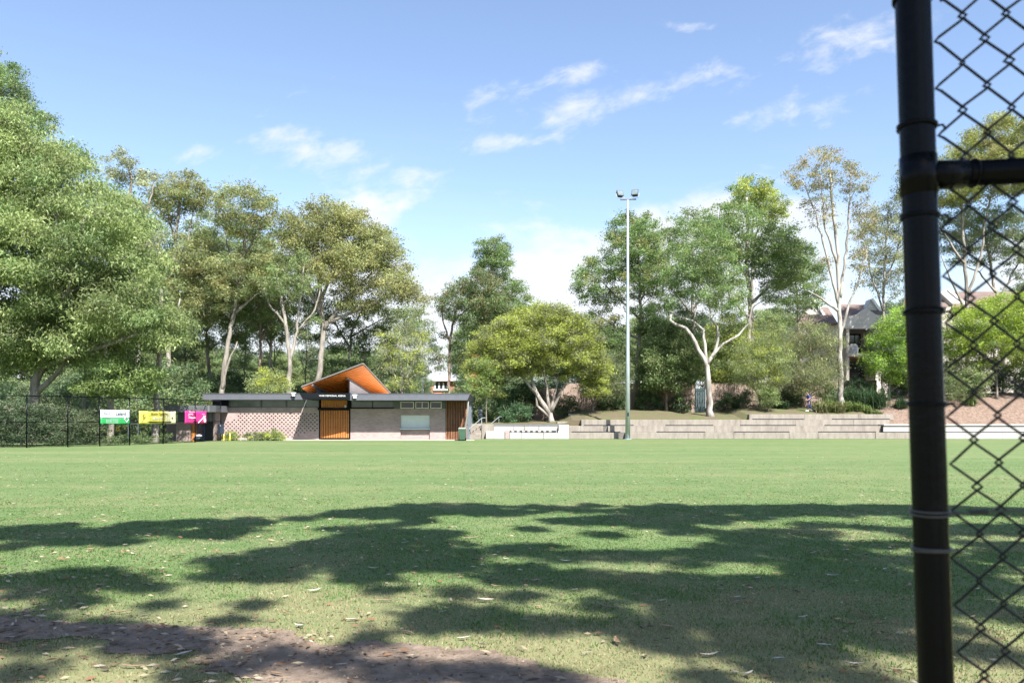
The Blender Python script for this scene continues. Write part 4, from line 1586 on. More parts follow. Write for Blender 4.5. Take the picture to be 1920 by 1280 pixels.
    T('white_gum', 68, 1332, [[(1332, 780), (1330, 740), (1328, 705), (1326, 684), (1310, 655), (1297, 628), (1284, 614), (1266, 608), (1257, 600), (1258, 588)], [(1326, 684), (1322, 645), (1319, 618), (1300, 602), (1275, 594), (1256, 583)], [(1300, 602), (1304, 588), (1306, 576)], [(1328, 688), (1341, 660), (1346, 630), (1344, 612), (1334, 600), (1332, 575), (1325, 540)], [(1338, 668), (1356, 645), (1385, 628), (1404, 606), (1412, 570)], [(1319, 560), (1300, 520), (1285, 470)]],
      [[(1236, 440), (1262, 408), (1292, 390), (1330, 396), (1362, 440), (1388, 520), (1398, 596), (1352, 590), (1315, 568), (1275, 562), (1240, 525)]],
      'white barked gum with forked twisting limbs standing on the terrace edge', base_z=bz(1332, 68), r0=0.28, rr=(0.5, 0.95), spacing=1.2, dens=250, L=0.25, tint=GREEN, alt=LIGHT, altp=0.25, bark='bark_white', seed=23)
    T('gum_tree', 75, 1405, [[(1405, 780), (1404, 690), (1404, 620), (1408, 570), (1400, 500), (1402, 430), (1400, 370)], [(1408, 575), (1440, 540), (1480, 510)], [(1405, 600), (1370, 560), (1350, 500)], [(1402, 480), (1430, 440), (1450, 420)], [(1400, 520), (1365, 460), (1350, 420)]],
      [[(1318, 405), (1350, 382), (1395, 385), (1420, 400), (1470, 420), (1505, 450), (1530, 488), (1532, 535), (1490, 545), (1440, 540), (1400, 505), (1345, 490), (1316, 440)], [(1310, 480), (1370, 490), (1360, 540), (1320, 530)], [(1420, 545), (1530, 540), (1520, 580), (1450, 575)]],
      'large spreading green gum between the white gum and the slim tall gum', base_z=bz(1405, 75), r0=0.28, rr=(0.6, 1.2), spacing=1.25, dens=270, tint=(0.115, 0.165, 0.065), alt=LIGHT, altp=0.3, bark='bark_grey', seed=24)
    T('gum_tree', 84, 1410, [[(1410, 760), (1410, 560), (1412, 400)], [(1411, 450), (1440, 400)], [(1411, 430), (1385, 380)]], [[(1352, 384), (1370, 345), (1402, 325), (1442, 345), (1466, 370), (1479, 408), (1455, 420), (1400, 400)]],
      'yellow topped gum crown poking above the spreading green gum', base_z=bz(1410, 84), r0=0.26, rr=(0.6, 1.1), spacing=1.15, dens=300, tint=YELLOW, alt=GREEN, altp=0.4, seed=25)
    T('gum_tree', 69, 1576, [[(1577, 752), (1576, 690), (1575, 620), (1573, 560), (1570, 470), (1562, 390), (1556, 320)], [(1575, 630), (1592, 570), (1612, 520), (1625, 470)], [(1573, 560), (1588, 470), (1592, 400), (1595, 320)], [(1573, 575), (1550, 480), (1530, 400), (1505, 340)], [(1571, 500), (1545, 420), (1540, 330)], [(1574, 590), (1540, 560), (1515, 545)]],
      [[(1474, 328), (1500, 290), (1545, 273), (1592, 288), (1622, 308), (1640, 350), (1605, 372), (1560, 352), (1525, 365), (1492, 355)], [(1590, 370), (1640, 370), (1650, 440), (1605, 450)], [(1500, 370), (1560, 365), (1570, 430), (1530, 430)], [(1590, 470), (1630, 450), (1640, 520), (1605, 540)], [(1535, 460), (1560, 450), (1560, 510), (1540, 510)]],
      'slim tall pale gum with sparse golden top in front of the townhouse', base_z=bz(1576, 69), r0=0.24, rr=(0.45, 0.85), spacing=1.0, dens=210, L=0.22, tint=(0.15, 0.15, 0.072), alt=(0.215, 0.175, 0.08), altp=0.3, bark='bark_white', seed=26)
    T('gum_tree', 79, 1655, [[(1655, 760), (1655, 640), (1657, 560), (1660, 470), (1665, 400)], [(1656, 580), (1635, 520), (1620, 460)], [(1658, 540), (1680, 480), (1690, 430)]],
      [[(1600, 430), (1640, 385), (1680, 370), (1705, 320), (1730, 340), (1720, 480), (1690, 560), (1645, 550), (1615, 490)]],
      'sparse grey green gum hidden partly by the black fence post', base_z=bz(1655, 79), r0=0.18, rr=(0.5, 0.9), spacing=1.15, dens=200, L=0.23, tint=GREY, alt=GOLD, altp=0.3, seed=27)
    T('gum_tree', 78, 1812, [[(1815, 760), (1815, 640), (1812, 540), (1806, 450), (1800, 350)], [(1812, 560), (1840, 480), (1850, 400), (1870, 320)], [(1813, 580), (1780, 520), (1765, 480)], [(1810, 500), (1770, 440), (1750, 390)]],
      [[(1690, 300), (1712, 275), (1760, 290), (1800, 262), (1830, 228), (1880, 213), (1975, 220), (1990, 300), (1965, 360), (1880, 365), (1780, 395), (1705, 380)]],
      'tall gold green gum behind the wire mesh with pale twin trunks', base_z=bz(1812, 78), r0=0.25, rr=(0.7, 1.2), spacing=1.35, dens=270, tint=(0.15, 0.17, 0.05), alt=GOLD, altp=0.4, bark='bark_pale', seed=28)
    T('gum_tree', 82, 1880, [[(1885, 760), (1878, 620), (1866, 540), (1852, 470), (1845, 420)], [(1872, 570), (1905, 500), (1930, 450)], [(1868, 550), (1835, 510), (1800, 495)]],
      [[(1755, 400), (1850, 380), (1965, 400), (1970, 520), (1925, 560), (1890, 480), (1840, 500), (1775, 490)], [(1920, 540), (1980, 520), (1985, 590), (1930, 590)]],
      'grey green leaning gum low behind the wire mesh', base_z=bz(1880, 82), r0=0.24, rr=(0.6, 1.0), spacing=1.25, dens=230, tint=GREY, alt=GREEN, altp=0.35, bark='bark_grey', seed=29)
    T('gum_tree', 84, 1300, [[(1300, 770), (1300, 660), (1298, 560), (1300, 470)], [(1299, 590), (1250, 530)], [(1299, 580), (1345, 520)]],
      [[(1205, 470), (1240, 425), (1300, 405), (1350, 430), (1385, 500), (1395, 590), (1360, 650), (1290, 640), (1225, 640), (1205, 560)]],
      'deep green gum filling the canopy behind the white gum', base_z=bz(1300, 84), r0=0.26, rr=(0.7, 1.2), spacing=1.85, dens=190, tint=(0.115, 0.155, 0.07), alt=OLIVE, altp=0.25, bark='bark_grey', seed=44)
    T('gum_tree', 82, 1500, [[(1500, 770), (1500, 660), (1495, 570), (1490, 500)], [(1498, 600), (1530, 540)]],
      [[(1455, 470), (1500, 450), (1540, 490), (1550, 560), (1520, 600), (1460, 590), (1440, 530)]],
      'green gum crown left of the slim pale gum above the roof', base_z=bz(1500, 82), r0=0.2, rr=(0.7, 1.2), spacing=1.45, dens=230, tint=GREEN, alt=GREY, altp=0.3, bark='bark_grey', seed=45)
    T('gum_tree', 80, 400, [[(395, 820), (392, 700), (385, 600), (390, 500)], [(388, 620), (440, 540)], [(388, 600), (340, 520)]],
      [[(300, 440), (350, 420), (400, 400), (470, 420), (535, 460), (545, 560), (500, 640), (420, 660), (340, 640), (290, 560)]],
      'soft olive gum filling the gaps between the pale trunks at left', r0=0.24, rr=(0.8, 1.4), spacing=1.75, dens=210, tint=OLIVE, alt=GREEN, altp=0.35, bark='bark_grey', seed=46)
    T('gum_tree', 77, 505, [[(505, 820), (506, 720), (508, 640), (500, 540)], [(508, 640), (540, 580)], [(507, 650), (465, 580)]],
      [[(415, 480), (470, 465), (540, 470), (590, 520), (605, 580), (560, 640), (480, 640), (420, 600)]],
      'soft grey green gum filling the canopy behind the vee forked gum', r0=0.2, rr=(0.7, 1.1), spacing=1.5, dens=200, tint=(0.15, 0.178, 0.085), alt=GREEN, altp=0.25, bark='bark_grey', seed=49)
    T('gum_tree', 76, 255, [[(240, 820), (242, 700), (245, 600), (250, 480)], [(244, 620), (280, 560)]],
      [[(195, 360), (250, 365), (295, 420), (315, 520), (320, 620), (280, 660), (220, 640), (200, 500)]],
      'grey green gum between the weeping tree and the pale trunks', r0=0.24, rr=(0.8, 1.3), spacing=1.6, dens=230, tint=(0.13, 0.165, 0.075), alt=OLIVE, altp=0.3, bark='bark_grey', seed=47)
    T('gum_tree', 79, 650, [[(655, 820), (652, 700), (660, 620), (690, 560)], [(655, 650), (620, 590)], [(660, 630), (730, 590)]],
      [[(570, 540), (640, 560), (720, 560), (790, 585), (805, 640), (740, 640), (660, 640), (590, 620)]],
      'green lower canopy beneath the golden dome behind the tilted roof', r0=0.2, rr=(0.7, 1.2), spacing=1.5, dens=220, tint=(0.12, 0.145, 0.06), alt=GREEN, altp=0.3, bark='bark_grey', seed=48)
    for i, (x, D, poly, lab) in enumerate((
            (345, 83, [(305, 575), (350, 550), (400, 580), (400, 680), (350, 715), (310, 690)], 'slender leafy sapling gum left of the pale forked trunks'),
            (458, 86, [(420, 600), (460, 560), (500, 600), (505, 690), (460, 720), (425, 690)], 'slender leafy sapling gum between the pale trunks and the thin brown trunk'),
            (512, 84, [(495, 610), (520, 570), (545, 610), (540, 700), (505, 710)], 'narrow leafy sapling gum just left of the vee forked gum'),
            (572, 85, [(550, 590), (585, 560), (610, 600), (605, 690), (565, 705)], 'narrow leafy sapling gum between the vee forked gum and the domed gum'),
            (775, 88, [(735, 580), (790, 560), (815, 610), (815, 700), (760, 720), (735, 660)], 'thin leafy sapling gum right of the golden dome above the roof'))):
        ys = min(p[1] for p in poly)
        T('sapling_gum', D, x, [[(x, 812), (x, 720), (x + 3, 650), (x, ys + 25)], [(x, 700), (x - 18, 640)], [(x, 680), (x + 20, 630)]], [poly], lab, 'sapling gums behind the pavilion', r0=0.11, rr=(0.55, 0.95), spacing=1.35, dens=200, L=0.24, tint=(0.135, 0.165, 0.08), alt=OLIVE, altp=0.3, bark='bark_grey', seed=140 + i)
    # ---- smaller trees and shrubs under the right stand
    T('shrub_tree', 71, 1668, [[(1668, 760), (1668, 735), (1670, 700), (1672, 640)], [(1668, 720), (1690, 680), (1705, 640)]],
      [[(1622, 668), (1640, 630), (1662, 592), (1700, 568), (1745, 578), (1750, 680), (1715, 722), (1660, 716), (1632, 700)]],
      'bright green shrub tree beside the townhouse balcony, left of the post', base_z=bz(1668, 71), r0=0.1, rr=(0.5, 0.9), spacing=0.85, dens=420, L=0.19, droop=0.0, tint=BRIGHT, alt=GREEN, altp=0.25, bark='bark_grey', seed=30, tuft=0.32, wid=0.4)
    T('shrub_tree', 70, 1868, [[(1868, 745), (1867, 715), (1865, 680), (1862, 640)], [(1866, 690), (1830, 650)], [(1866, 690), (1910, 650)]],
      [[(1768, 606), (1795, 572), (1850, 560), (1895, 546), (1985, 552), (1985, 690), (1915, 695), (1895, 680), (1855, 692), (1800, 690), (1770, 660)]],
      'lime green layered shrub tree seen through the wire mesh', base_z=bz(1868, 70), r0=0.12, rr=(0.5, 0.9), spacing=0.9, dens=420, L=0.19, droop=0.0, tint=(0.175, 0.225, 0.04), alt=GREEN, altp=0.22, bark='bark_pale', seed=31, tuft=0.32, wid=0.4)
    T('shrub', 69, 1805, [[(1805, 765), (1806, 740), (1800, 715)], [(1806, 745), (1820, 710)]], [[(1762, 690), (1800, 672), (1850, 690), (1855, 740), (1815, 752), (1770, 748)]],
      'twiggy dull green shrub on the mulch behind the wire mesh', base_z=bz(1805, 69), r0=0.07, rr=(0.4, 0.7), spacing=0.75, dens=260, L=0.18, tint=OLIVE, alt=GREEN, altp=0.4, bark='bark_brown', seed=32, cat='shrub', twig=1.5)
    T('shrub', 73, 1905, [[(1905, 750), (1905, 730), (1905, 700)]], [[(1860, 690), (1900, 672), (1970, 680), (1975, 730), (1880, 738)]],
      'dark low shrub at the top of the mulch bank', base_z=bz(1905, 73), r0=0.07, rr=(0.5, 0.8), spacing=0.85, dens=330, L=0.2, tint=DARK, alt=GREEN, altp=0.4, bark='bark_grey', seed=33, cat='shrub')
    T('willow_shrub', 69, 1425, [[(1425, 775), (1424, 750), (1420, 700), (1425, 650)], [(1424, 745), (1445, 700), (1455, 660)], [(1424, 745), (1405, 710), (1395, 670)]],
      [[(1372, 690), (1385, 640), (1415, 608), (1455, 600), (1480, 640), (1478, 710), (1450, 735), (1400, 735)]],
      'olive weeping shrub tree right of the white gum', base_z=bz(1425, 69), r0=0.1, rr=(0.5, 0.9), spacing=0.88, dens=380, L=0.22, droop=1.0, tint=OLIVE, alt=YELLOW, altp=0.25, bark='bark_brown', seed=34, wid=0.22)
    T('willow_shrub', 70, 1520, [[(1520, 770), (1518, 745), (1515, 700), (1520, 650)], [(1518, 740), (1540, 700), (1550, 660)], [(1518, 740), (1500, 700), (1490, 660)]],
      [[(1468, 690), (1475, 630), (1505, 600), (1545, 605), (1572, 640), (1580, 700), (1555, 740), (1490, 742)]],
      'pale weeping shrub tree above the walking person', base_z=bz(1520, 70), r0=0.1, rr=(0.5, 0.9), spacing=0.9, dens=330, L=0.22, droop=1.1, tint=(0.145, 0.155, 0.075), alt=OLIVE, altp=0.35, bark='bark_brown', seed=35, wid=0.22)
    T('small_tree', 72, 1250, [[(1250, 775), (1250, 740), (1248, 700), (1252, 650)], [(1250, 735), (1280, 690)], [(1250, 735), (1220, 690)]],
      [[(1188, 690), (1205, 640), (1240, 600), (1290, 605), (1312, 650), (1308, 715), (1270, 735), (1205, 735)]],
      'dense dark green small tree left of the white gum trunk', base_z=bz(1250, 72), r0=0.12, rr=(0.6, 1.0), spacing=0.95, dens=360, L=0.22, tint=(0.075, 0.11, 0.04), alt=OLIVE, altp=0.3, bark='bark_brown', seed=36)
    T('willow_shrub', 71, 1112, [[(1112, 780), (1112, 760), (1120, 720), (1125, 690)], [(1112, 765), (1100, 730), (1095, 700)], [(1112, 765), (1135, 735), (1150, 705)]],
      [[(1082, 700), (1110, 665), (1150, 655), (1185, 680), (1182, 735), (1140, 752), (1100, 748)]],
      'drooping grey green shrub between the round tree and the light pole', base_z=bz(1112, 71), r0=0.08, rr=(0.45, 0.8), spacing=0.8, dens=400, L=0.21, droop=1.1, tint=(0.09, 0.115, 0.055), alt=OLIVE, altp=0.3, bark='bark_grey', seed=37, wid=0.22)
    T('small_tree', 76, 1340, [[(1340, 775), (1340, 740), (1345, 680)]], [[(1300, 690), (1320, 620), (1360, 590), (1400, 610), (1400, 700), (1370, 735), (1320, 738)]],
      'leafy green small tree filling the gap behind the white gum fork', base_z=bz(1340, 76), r0=0.12, rr=(0.6, 1.0), spacing=1.05, dens=330, L=0.23, tint=(0.095, 0.125, 0.045), alt=YELLOW, altp=0.2, bark='bark_grey', seed=38)
    T('shrub', 67.6, 1440, [[(1441, 778), (1441, 765), (1437, 748)], [(1441, 768), (1452, 745)]], [[(1418, 735), (1440, 718), (1462, 732), (1458, 760), (1425, 765)]],
      'young leafy shrub on the bank left of the walking person', base_z=bz(1440, 67.6), r0=0.035, rr=(0.25, 0.45), spacing=0.45, dens=520, L=0.17, tint=(0.11, 0.15, 0.05), alt=OLIVE, altp=0.3, bark='bark_grey', seed=39, cat='shrub', tuft=0.25)
    T('shrub', 68.5, 955, [[(955, 795), (955, 780), (952, 760)]], [[(925, 770), (945, 752), (985, 755), (1000, 775), (990, 793), (935, 795)]],
      'dark green leafy shrub behind the white bench wall', base_z=bz(955, 68.5), r0=0.05, rr=(0.3, 0.55), spacing=0.5, dens=500, L=0.2, tint=(0.06, 0.115, 0.055), alt=DARK, altp=0.3, bark='bark_grey', seed=40, cat='shrub', tuft=0.25)
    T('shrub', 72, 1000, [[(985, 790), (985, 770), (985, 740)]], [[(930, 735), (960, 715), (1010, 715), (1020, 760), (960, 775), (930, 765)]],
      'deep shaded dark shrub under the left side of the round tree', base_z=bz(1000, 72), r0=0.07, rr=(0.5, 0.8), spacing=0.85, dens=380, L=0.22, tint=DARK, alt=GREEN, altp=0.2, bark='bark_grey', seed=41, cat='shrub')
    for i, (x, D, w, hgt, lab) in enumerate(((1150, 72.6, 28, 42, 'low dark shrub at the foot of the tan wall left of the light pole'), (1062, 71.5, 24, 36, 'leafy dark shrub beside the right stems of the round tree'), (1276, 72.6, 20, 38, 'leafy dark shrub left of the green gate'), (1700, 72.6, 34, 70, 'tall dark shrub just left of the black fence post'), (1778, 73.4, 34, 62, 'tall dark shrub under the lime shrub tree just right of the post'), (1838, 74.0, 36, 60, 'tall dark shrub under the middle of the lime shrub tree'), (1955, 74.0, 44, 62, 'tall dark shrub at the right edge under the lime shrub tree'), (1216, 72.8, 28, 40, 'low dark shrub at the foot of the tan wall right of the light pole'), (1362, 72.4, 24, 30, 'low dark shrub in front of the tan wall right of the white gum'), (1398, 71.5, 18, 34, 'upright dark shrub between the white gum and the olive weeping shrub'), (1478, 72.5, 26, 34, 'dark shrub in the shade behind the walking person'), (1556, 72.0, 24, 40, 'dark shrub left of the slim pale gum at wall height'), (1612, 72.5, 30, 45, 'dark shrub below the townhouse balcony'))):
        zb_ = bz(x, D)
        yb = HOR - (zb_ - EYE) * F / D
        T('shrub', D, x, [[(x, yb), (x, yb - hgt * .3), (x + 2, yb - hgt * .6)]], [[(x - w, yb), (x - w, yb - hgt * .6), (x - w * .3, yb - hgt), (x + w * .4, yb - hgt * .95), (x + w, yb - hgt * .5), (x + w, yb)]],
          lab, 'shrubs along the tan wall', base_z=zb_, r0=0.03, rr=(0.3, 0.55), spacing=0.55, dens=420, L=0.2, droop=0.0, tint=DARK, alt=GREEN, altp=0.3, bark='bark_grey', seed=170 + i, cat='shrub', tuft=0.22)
    # shrubs along the fence at left
    for i, (x, D, w, yt, tint, lab) in enumerate((
            (-40, 46.5, 62, 735, DARK, 'dark dense shrub at the left edge behind the black fence'),
            (40, 47.0, 52, 750, (0.055, 0.085, 0.042), 'dark dense shrub behind the fence in front of the weeping trunk'),
            (105, 48.5, 42, 756, (0.06, 0.09, 0.045), 'dull green shrub between two fence posts left of the green banner'),
            (158, 50.0, 36, 764, (0.075, 0.10, 0.05), 'grey green shrub just left of the green banner'))):
        yb = HOR + EYE * F / D
        T('shrub', D, x, [[(x, yb), (x, yb - 25), (x - 4, yt + 30)], [(x, yb - 15), (x + w * .4, yt + 30)], [(x, yb - 15), (x - w * .4, yt + 30)]],
          [[(x - w, yb - 4), (x - w * .95, yt + 25), (x - w * .4, yt), (x + w * .3, yt + 3), (x + w * .9, yt + 25), (x + w, yb - 4)]],
          lab, 'shrubs behind the left fence', r0=0.06, rr=(0.4, 0.75), spacing=0.62, dens=430, L=0.17, droop=0.5, tint=tint, alt=GREY, altp=0.16, bark='bark_grey', seed=50 + i, cat='shrub', tuft=0.28)
    for i, (x, D, w, lab) in enumerate(((222, 49.6, 22, 'low weedy shrub under the green banner'), (268, 52, 24, 'low weedy shrub under the yellow banner at the pale trunk'), (312, 53.2, 10, 'small green weed clump beside the brick annex corner'))):
        yb = HOR + EYE * F / D
        T('shrub', D, x, [[(x, yb), (x, yb - 8), (x + 2, yb - 14)]], [[(x - w, yb), (x - w, yb - 12), (x, yb - 22), (x + w, yb - 11), (x + w, yb)]],
          lab, 'shrubs behind the left fence', r0=0.025, rr=(0.22, 0.38), spacing=0.36, dens=650, L=0.15, droop=-0.4, tint=(0.095, 0.14, 0.055), alt=GREEN, altp=0.3, bark='bark_grey', seed=60 + i, cat='shrub', tuft=0.2)
    # planting in front of the pavilion
    for i, (x, D, w, h, lab) in enumerate(((432, 59.0, 16, 17, 'upright strappy green shrub at the left end of the brick screen'), (478, 58.8, 24, 16, 'low clipped green shrub in front of the brick screen'), (512, 58.9, 21, 20, 'yellow green leafy shrub at the middle of the brick screen'))):
        yb = HOR + EYE * F / D
        T('shrub', D, x, [[(x, yb), (x, yb - 6), (x + 2, yb - 10)]], [[(x - w, yb), (x - w, yb - h * .6), (x - w * .3, yb - h), (x + w * .4, yb - h), (x + w, yb - h * .55), (x + w, yb)]],
          lab, 'shrubs planted along the pavilion', r0=0.02, rr=(0.2, 0.34), spacing=0.3, dens=800, L=0.15, droop=-0.5, tint=(0.135, 0.18, 0.05) if i != 1 else (0.12, 0.15, 0.07), alt=YELLOW, altp=0.25, bark='bark_grey', seed=70 + i, cat='shrub', tuft=0.16)


build_trees()


def copy_tree(root, loc, rz, sc):
    c = root.copy()
    COL.objects.link(c)
    c.location, c.rotation_euler, c.scale = loc, (0, 0, rz), sc
    for ch in root.children:
        k = ch.copy()
        COL.objects.link(k)
        k.parent = c
    return c


def build_background_trees():
    """a belt of trees well behind the houses and the pavilion; three kinds copied"""
    protos = []
    lab = 'green tree in the belt of trees far behind the pavilion and houses'
    for s, tint, alt in ((81, (0.12, 0.165, 0.075), OLIVE), (82, OLIVE, GREEN), (83, (0.10, 0.145, 0.075), GREY)):
        D = 105
        poly = [(960 - 75, 700), (960 - 85, 640), (960 - 55, 585), (960, 560), (960 + 50, 580), (960 + 85, 640), (960 + 75, 705), (960, 725)]
        t = make_tree('far_tree', D, 960, [[(960, 808), (960, 740), (962, 680), (958, 620)], [(961, 700), (920, 650)], [(961, 700), (1005, 650)]], [poly], lab, 'belt of far trees', r0=0.22, rr=(1.0, 1.7), spacing=1.7, dens=230, L=0.34, tint=tint, alt=alt, altp=0.25, bark='bark_grey', seed=s)
        protos.append(t)
    g = random.Random(4)
    spots = [(20, 92, .9), (110, 100, .95), (185, 96, .8), (255, 104, 1.0), (330, 98, .68), (385, 108, .66), (445, 100, .6), (520, 104, .62), (585, 110, .66), (650, 103, .6), (720, 108, .62), (770, 104, .5), (905, 120, .95), (960, 112, .85), (1050, 104, .8), (1130, 98, .7), (1215, 104, .85), (1290, 98, .8), (1370, 104, .8), (1450, 108, .85), (1700, 112, .9), (1940, 104, 1.0), (-60, 98, 1.0), (2020, 110, 1.1)]
    for i, (px, D, sc) in enumerate(spots):
        p = protos[i % 3]
        loc = (P(px, 0, D).x, D, 0.0 if px < 880 else 1.5)
        s = (sc * g.uniform(.92, 1.1), sc * g.uniform(.92, 1.1), sc * g.uniform(.9, 1.1))
        if i < 3:
            p.location, p.rotation_euler, p.scale = loc, (0, 0, g.uniform(0, 6.28)), s
        else:
            copy_tree(p, loc, g.uniform(0, 6.28), s)


build_background_trees()


def build_far_shrubs():
    lab = 'dark leafy understorey shrub below the trees behind the fence and pavilion'
    D = 80
    yb = HOR + EYE * F / D
    protos = []
    for s, tint in ((91, (0.075, 0.115, 0.055)), (92, (0.105, 0.145, 0.065))):
        protos.append(make_tree('far_shrub', D, 960, [[(960, yb), (960, yb - 20), (962, yb - 45)], [(960, yb - 12), (930, yb - 50)], [(960, yb - 12), (992, yb - 50)]],
                      [[(900, yb), (893, yb - 40), (925, yb - 85), (965, yb - 100), (1005, yb - 80), (1028, yb - 35), (1020, yb)]], lab, 'understorey shrubs', r0=0.08, rr=(0.6, 1.0), spacing=0.95, dens=230, L=0.26, tint=tint, alt=OLIVE, altp=0.2, bark='bark_grey', seed=s, cat='shrub', tuft=0.35))
    g = random.Random(6)
    spots = [(-110, 74), (-20, 78), (60, 72), (140, 76), (200, 70), (262, 75), (322, 71), (385, 76), (105, 84), (235, 86), (350, 88), (0, 86), (900, 80), (945, 84), (1005, 86), (1075, 84), (430, 82), (500, 80), (575, 84), (650, 82), (720, 88), (757, 86)]
    for i, (px, d) in enumerate(spots):
        p = protos[i % 2]
        sc = g.uniform(.85, 1.25)
        loc, rz, s = (P(px, 0, d).x, d, 0.0 if px < 870 else 1.0), g.uniform(0, 6.28), (sc * 1.05, sc * 1.05, sc * g.uniform(.85, 1.2))
        if i < 2:
            p.location, p.rotation_euler, p.scale = loc, (0, 0, rz), s
        else:
            copy_tree(p, loc, rz, s)


build_far_shrubs()


# ---- gums behind the photographer, whose crowns shade the foreground
def build_shade_trees():
    cot = 1 / math.tan(SUN_EL)
    hx, hy = math.sin(SUN_AZ) * cot, -math.cos(SUN_AZ) * cot
    g = random.Random(9)
    # patches of shade on the grass: photo pixel, clump radius, height of the clump
    spray = []
    spots = [
        (800, 952, .75), (900, 955, .8), (1000, 950, .75), (1100, 956, .7), (1200, 958, .75), (1320, 955, .7), (1430, 952, .8), (1560, 955, .85), (1690, 956, .9), (1830, 958, .9), (640, 964, .6), (700, 958, .7), (570, 970, .5),
        (260, 985, .6), (340, 980, .7), (430, 984, .65), (490, 978, .5), (120, 1000, .7), (30, 1004, .7), (200, 1004, .6), (1230, 985, .7), (1300, 992, .6), (1560, 985, .8), (1680, 995, .9), (1800, 990, .9), (720, 985, .35), (1000, 990, .35), (1130, 1000, .45),
        (460, 1050, .5), (560, 1040, .5), (660, 1045, .55), (760, 1050, .5), (860, 1045, .5), (960, 1030, .6), (1060, 1040, .7), (1160, 1040, .75), (1260, 1045, .75), (1370, 1040, .8), (1480, 1030, .8), (1600, 1040, .85), (1720, 1050, .85), (1850, 1045, .9),
        (1100, 1085, .5), (1200, 1090, .55), (1300, 1085, .6), (1420, 1090, .6), (1540, 1085, .65), (1660, 1095, .65), (1800, 1090, .7),
        (30, 1085, .4), (110, 1090, .4), (200, 1095, .35), (270, 1100, .25), (60, 1115, .35), (720, 1105, .22), (850, 1110, .25), (960, 1115, .3),
        (1130, 1130, .42), (1240, 1135, .45), (1350, 1125, .45), (1470, 1130, .5), (1600, 1125, .5), (1740, 1135, .5),
        (800, 1165, .26), (900, 1170, .3), (1010, 1175, .35), (1120, 1170, .33), (1230, 1180, .3), (1380, 1190, .32), (1500, 1200, .3), (1640, 1195, .35), (1780, 1210, .35), (700, 1190, .2),
        (60, 1160, .3), (160, 1175, .3), (270, 1190, .28), (30, 1190, .2), (350, 1262, .2), (430, 1255, .22), (520, 1225, .25), (620, 1235, .26), (720, 1250, .28), (820, 1255, .28), (920, 1262, .26), (1050, 1272, .25), (40, 1255, .25), (1300, 1262, .22), (1450, 1255, .24), (1600, 1270, .26), (300, 1135, .16), (480, 1130, .14), (420, 1160, .14)]
    # broad dappled shade: many small sprays with gaps between them
    gr_ = np.random.default_rng(33)
    for poly, cover, rmin, rmax in (
            ([(540, 972), (760, 944), (1000, 948), (1240, 946), (1700, 948), (1990, 952), (1990, 1142), (1000, 1146), (960, 1104), (400, 1084), (400, 1046), (560, 1022), (640, 1000)], .53, .15, .36),
            ([(-60, 992), (210, 980), (500, 972), (520, 990), (290, 1026), (-60, 1034)], .66, .2, .4),
            ([(-60, 1064), (200, 1068), (300, 1100), (200, 1126), (-60, 1128)], .8, .2, .34),
            ([(700, 1150), (1990, 1146), (1990, 1250), (1300, 1220), (800, 1196)], .5, .16, .3),
            ([(-60, 1140), (200, 1158), (460, 1186), (800, 1225), (1150, 1262), (1150, 1290), (500, 1246), (-60, 1206)], .42, .14, .24)):
        wp = [GP(*q) for q in poly]
        xs, ys = [q[0] for q in wp], [q[1] for q in wp]
        st = (rmin + rmax) * .62
        for yy in np.arange(min(ys), max(ys), st):
            for xx in np.arange(min(xs), max(xs), st):
                qx, qy = xx + gr_.normal(0, st * .3), yy + gr_.normal(0, st * .3)
                if not in_poly(np.array([qx]), np.array([qy]), wp)[0]:
                    continue
                nz_ = float(vnoise(np.array([qx * .55 + 7]), np.array([qy * .95]), 91)[0] * .45 + vnoise(np.array([qx * 1.5]), np.array([qy * 2.2]), 92)[0] * .3 + gr_.random() * .25)
                if nz_ > .2 + .5 * cover:
                    continue
                hh = g.uniform(9.5, 13.5)
                spray.append((qx, Vector((qx + hx * hh, qy + hy * hh, hh)), float(gr_.uniform(rmin, rmax))))
    left, right, mid = [], [], []
    for zz in (1.1, 1.5, 1.9, 2.3):          # the near fence stands in the same shade
        for xx in (.55, .95, 1.5):
            h = g.uniform(8.5, 11.5)
            right.append((Vector((xx + hx * (h - zz), 1.3 + hy * (h - zz), h)), .28))
    for px, py, r in spots:
        gx, gy = GP(px, py)
        h = g.uniform(9.5, 13.5)
        c = Vector((gx + hx * h, gy + hy * h, h))
        (left if px < 560 else mid if px < 1230 else right).append((c, r * .62))
    for qx, c, r in spray:
        (left if qx < -2.5 else mid if qx < 2.2 else right).append((c, r))
    for nm, cl, bx, by, lab in (('gum_tree', left, -2.5, -7.0, 'gum tree behind the viewpoint shading the grass at the left'), ('gum_tree', mid, 4.2, -6.5, 'gum tree behind the viewpoint shading the middle of the grass'), ('gum_tree', right, 11.0, -5.0, 'gum tree behind the viewpoint shading the grass at the fence post')):
        # trunk given directly in metres
        root = empty(nm, (bx, by, 0))
        tag(root, lab, 'tree', 'gums behind the viewpoint')
        wood = MB()
        ctr = sum((c for c, r in cl), Vector()) / len(cl)
        top = Vector((bx * .6 + ctr.x * .4, by * .6 + ctr.y * .4, 9.0))
        pts = [Vector((bx, by, -0.1)).lerp(top, i / 10) + Vector((g.gauss(0, .05), g.gauss(0, .05), 0)) for i in range(11)]
        rad = [0.3 - 0.018 * i for i in range(11)]
        wood.tube(pts, rad, 9)
        nodes = list(zip(pts, rad))[5:]
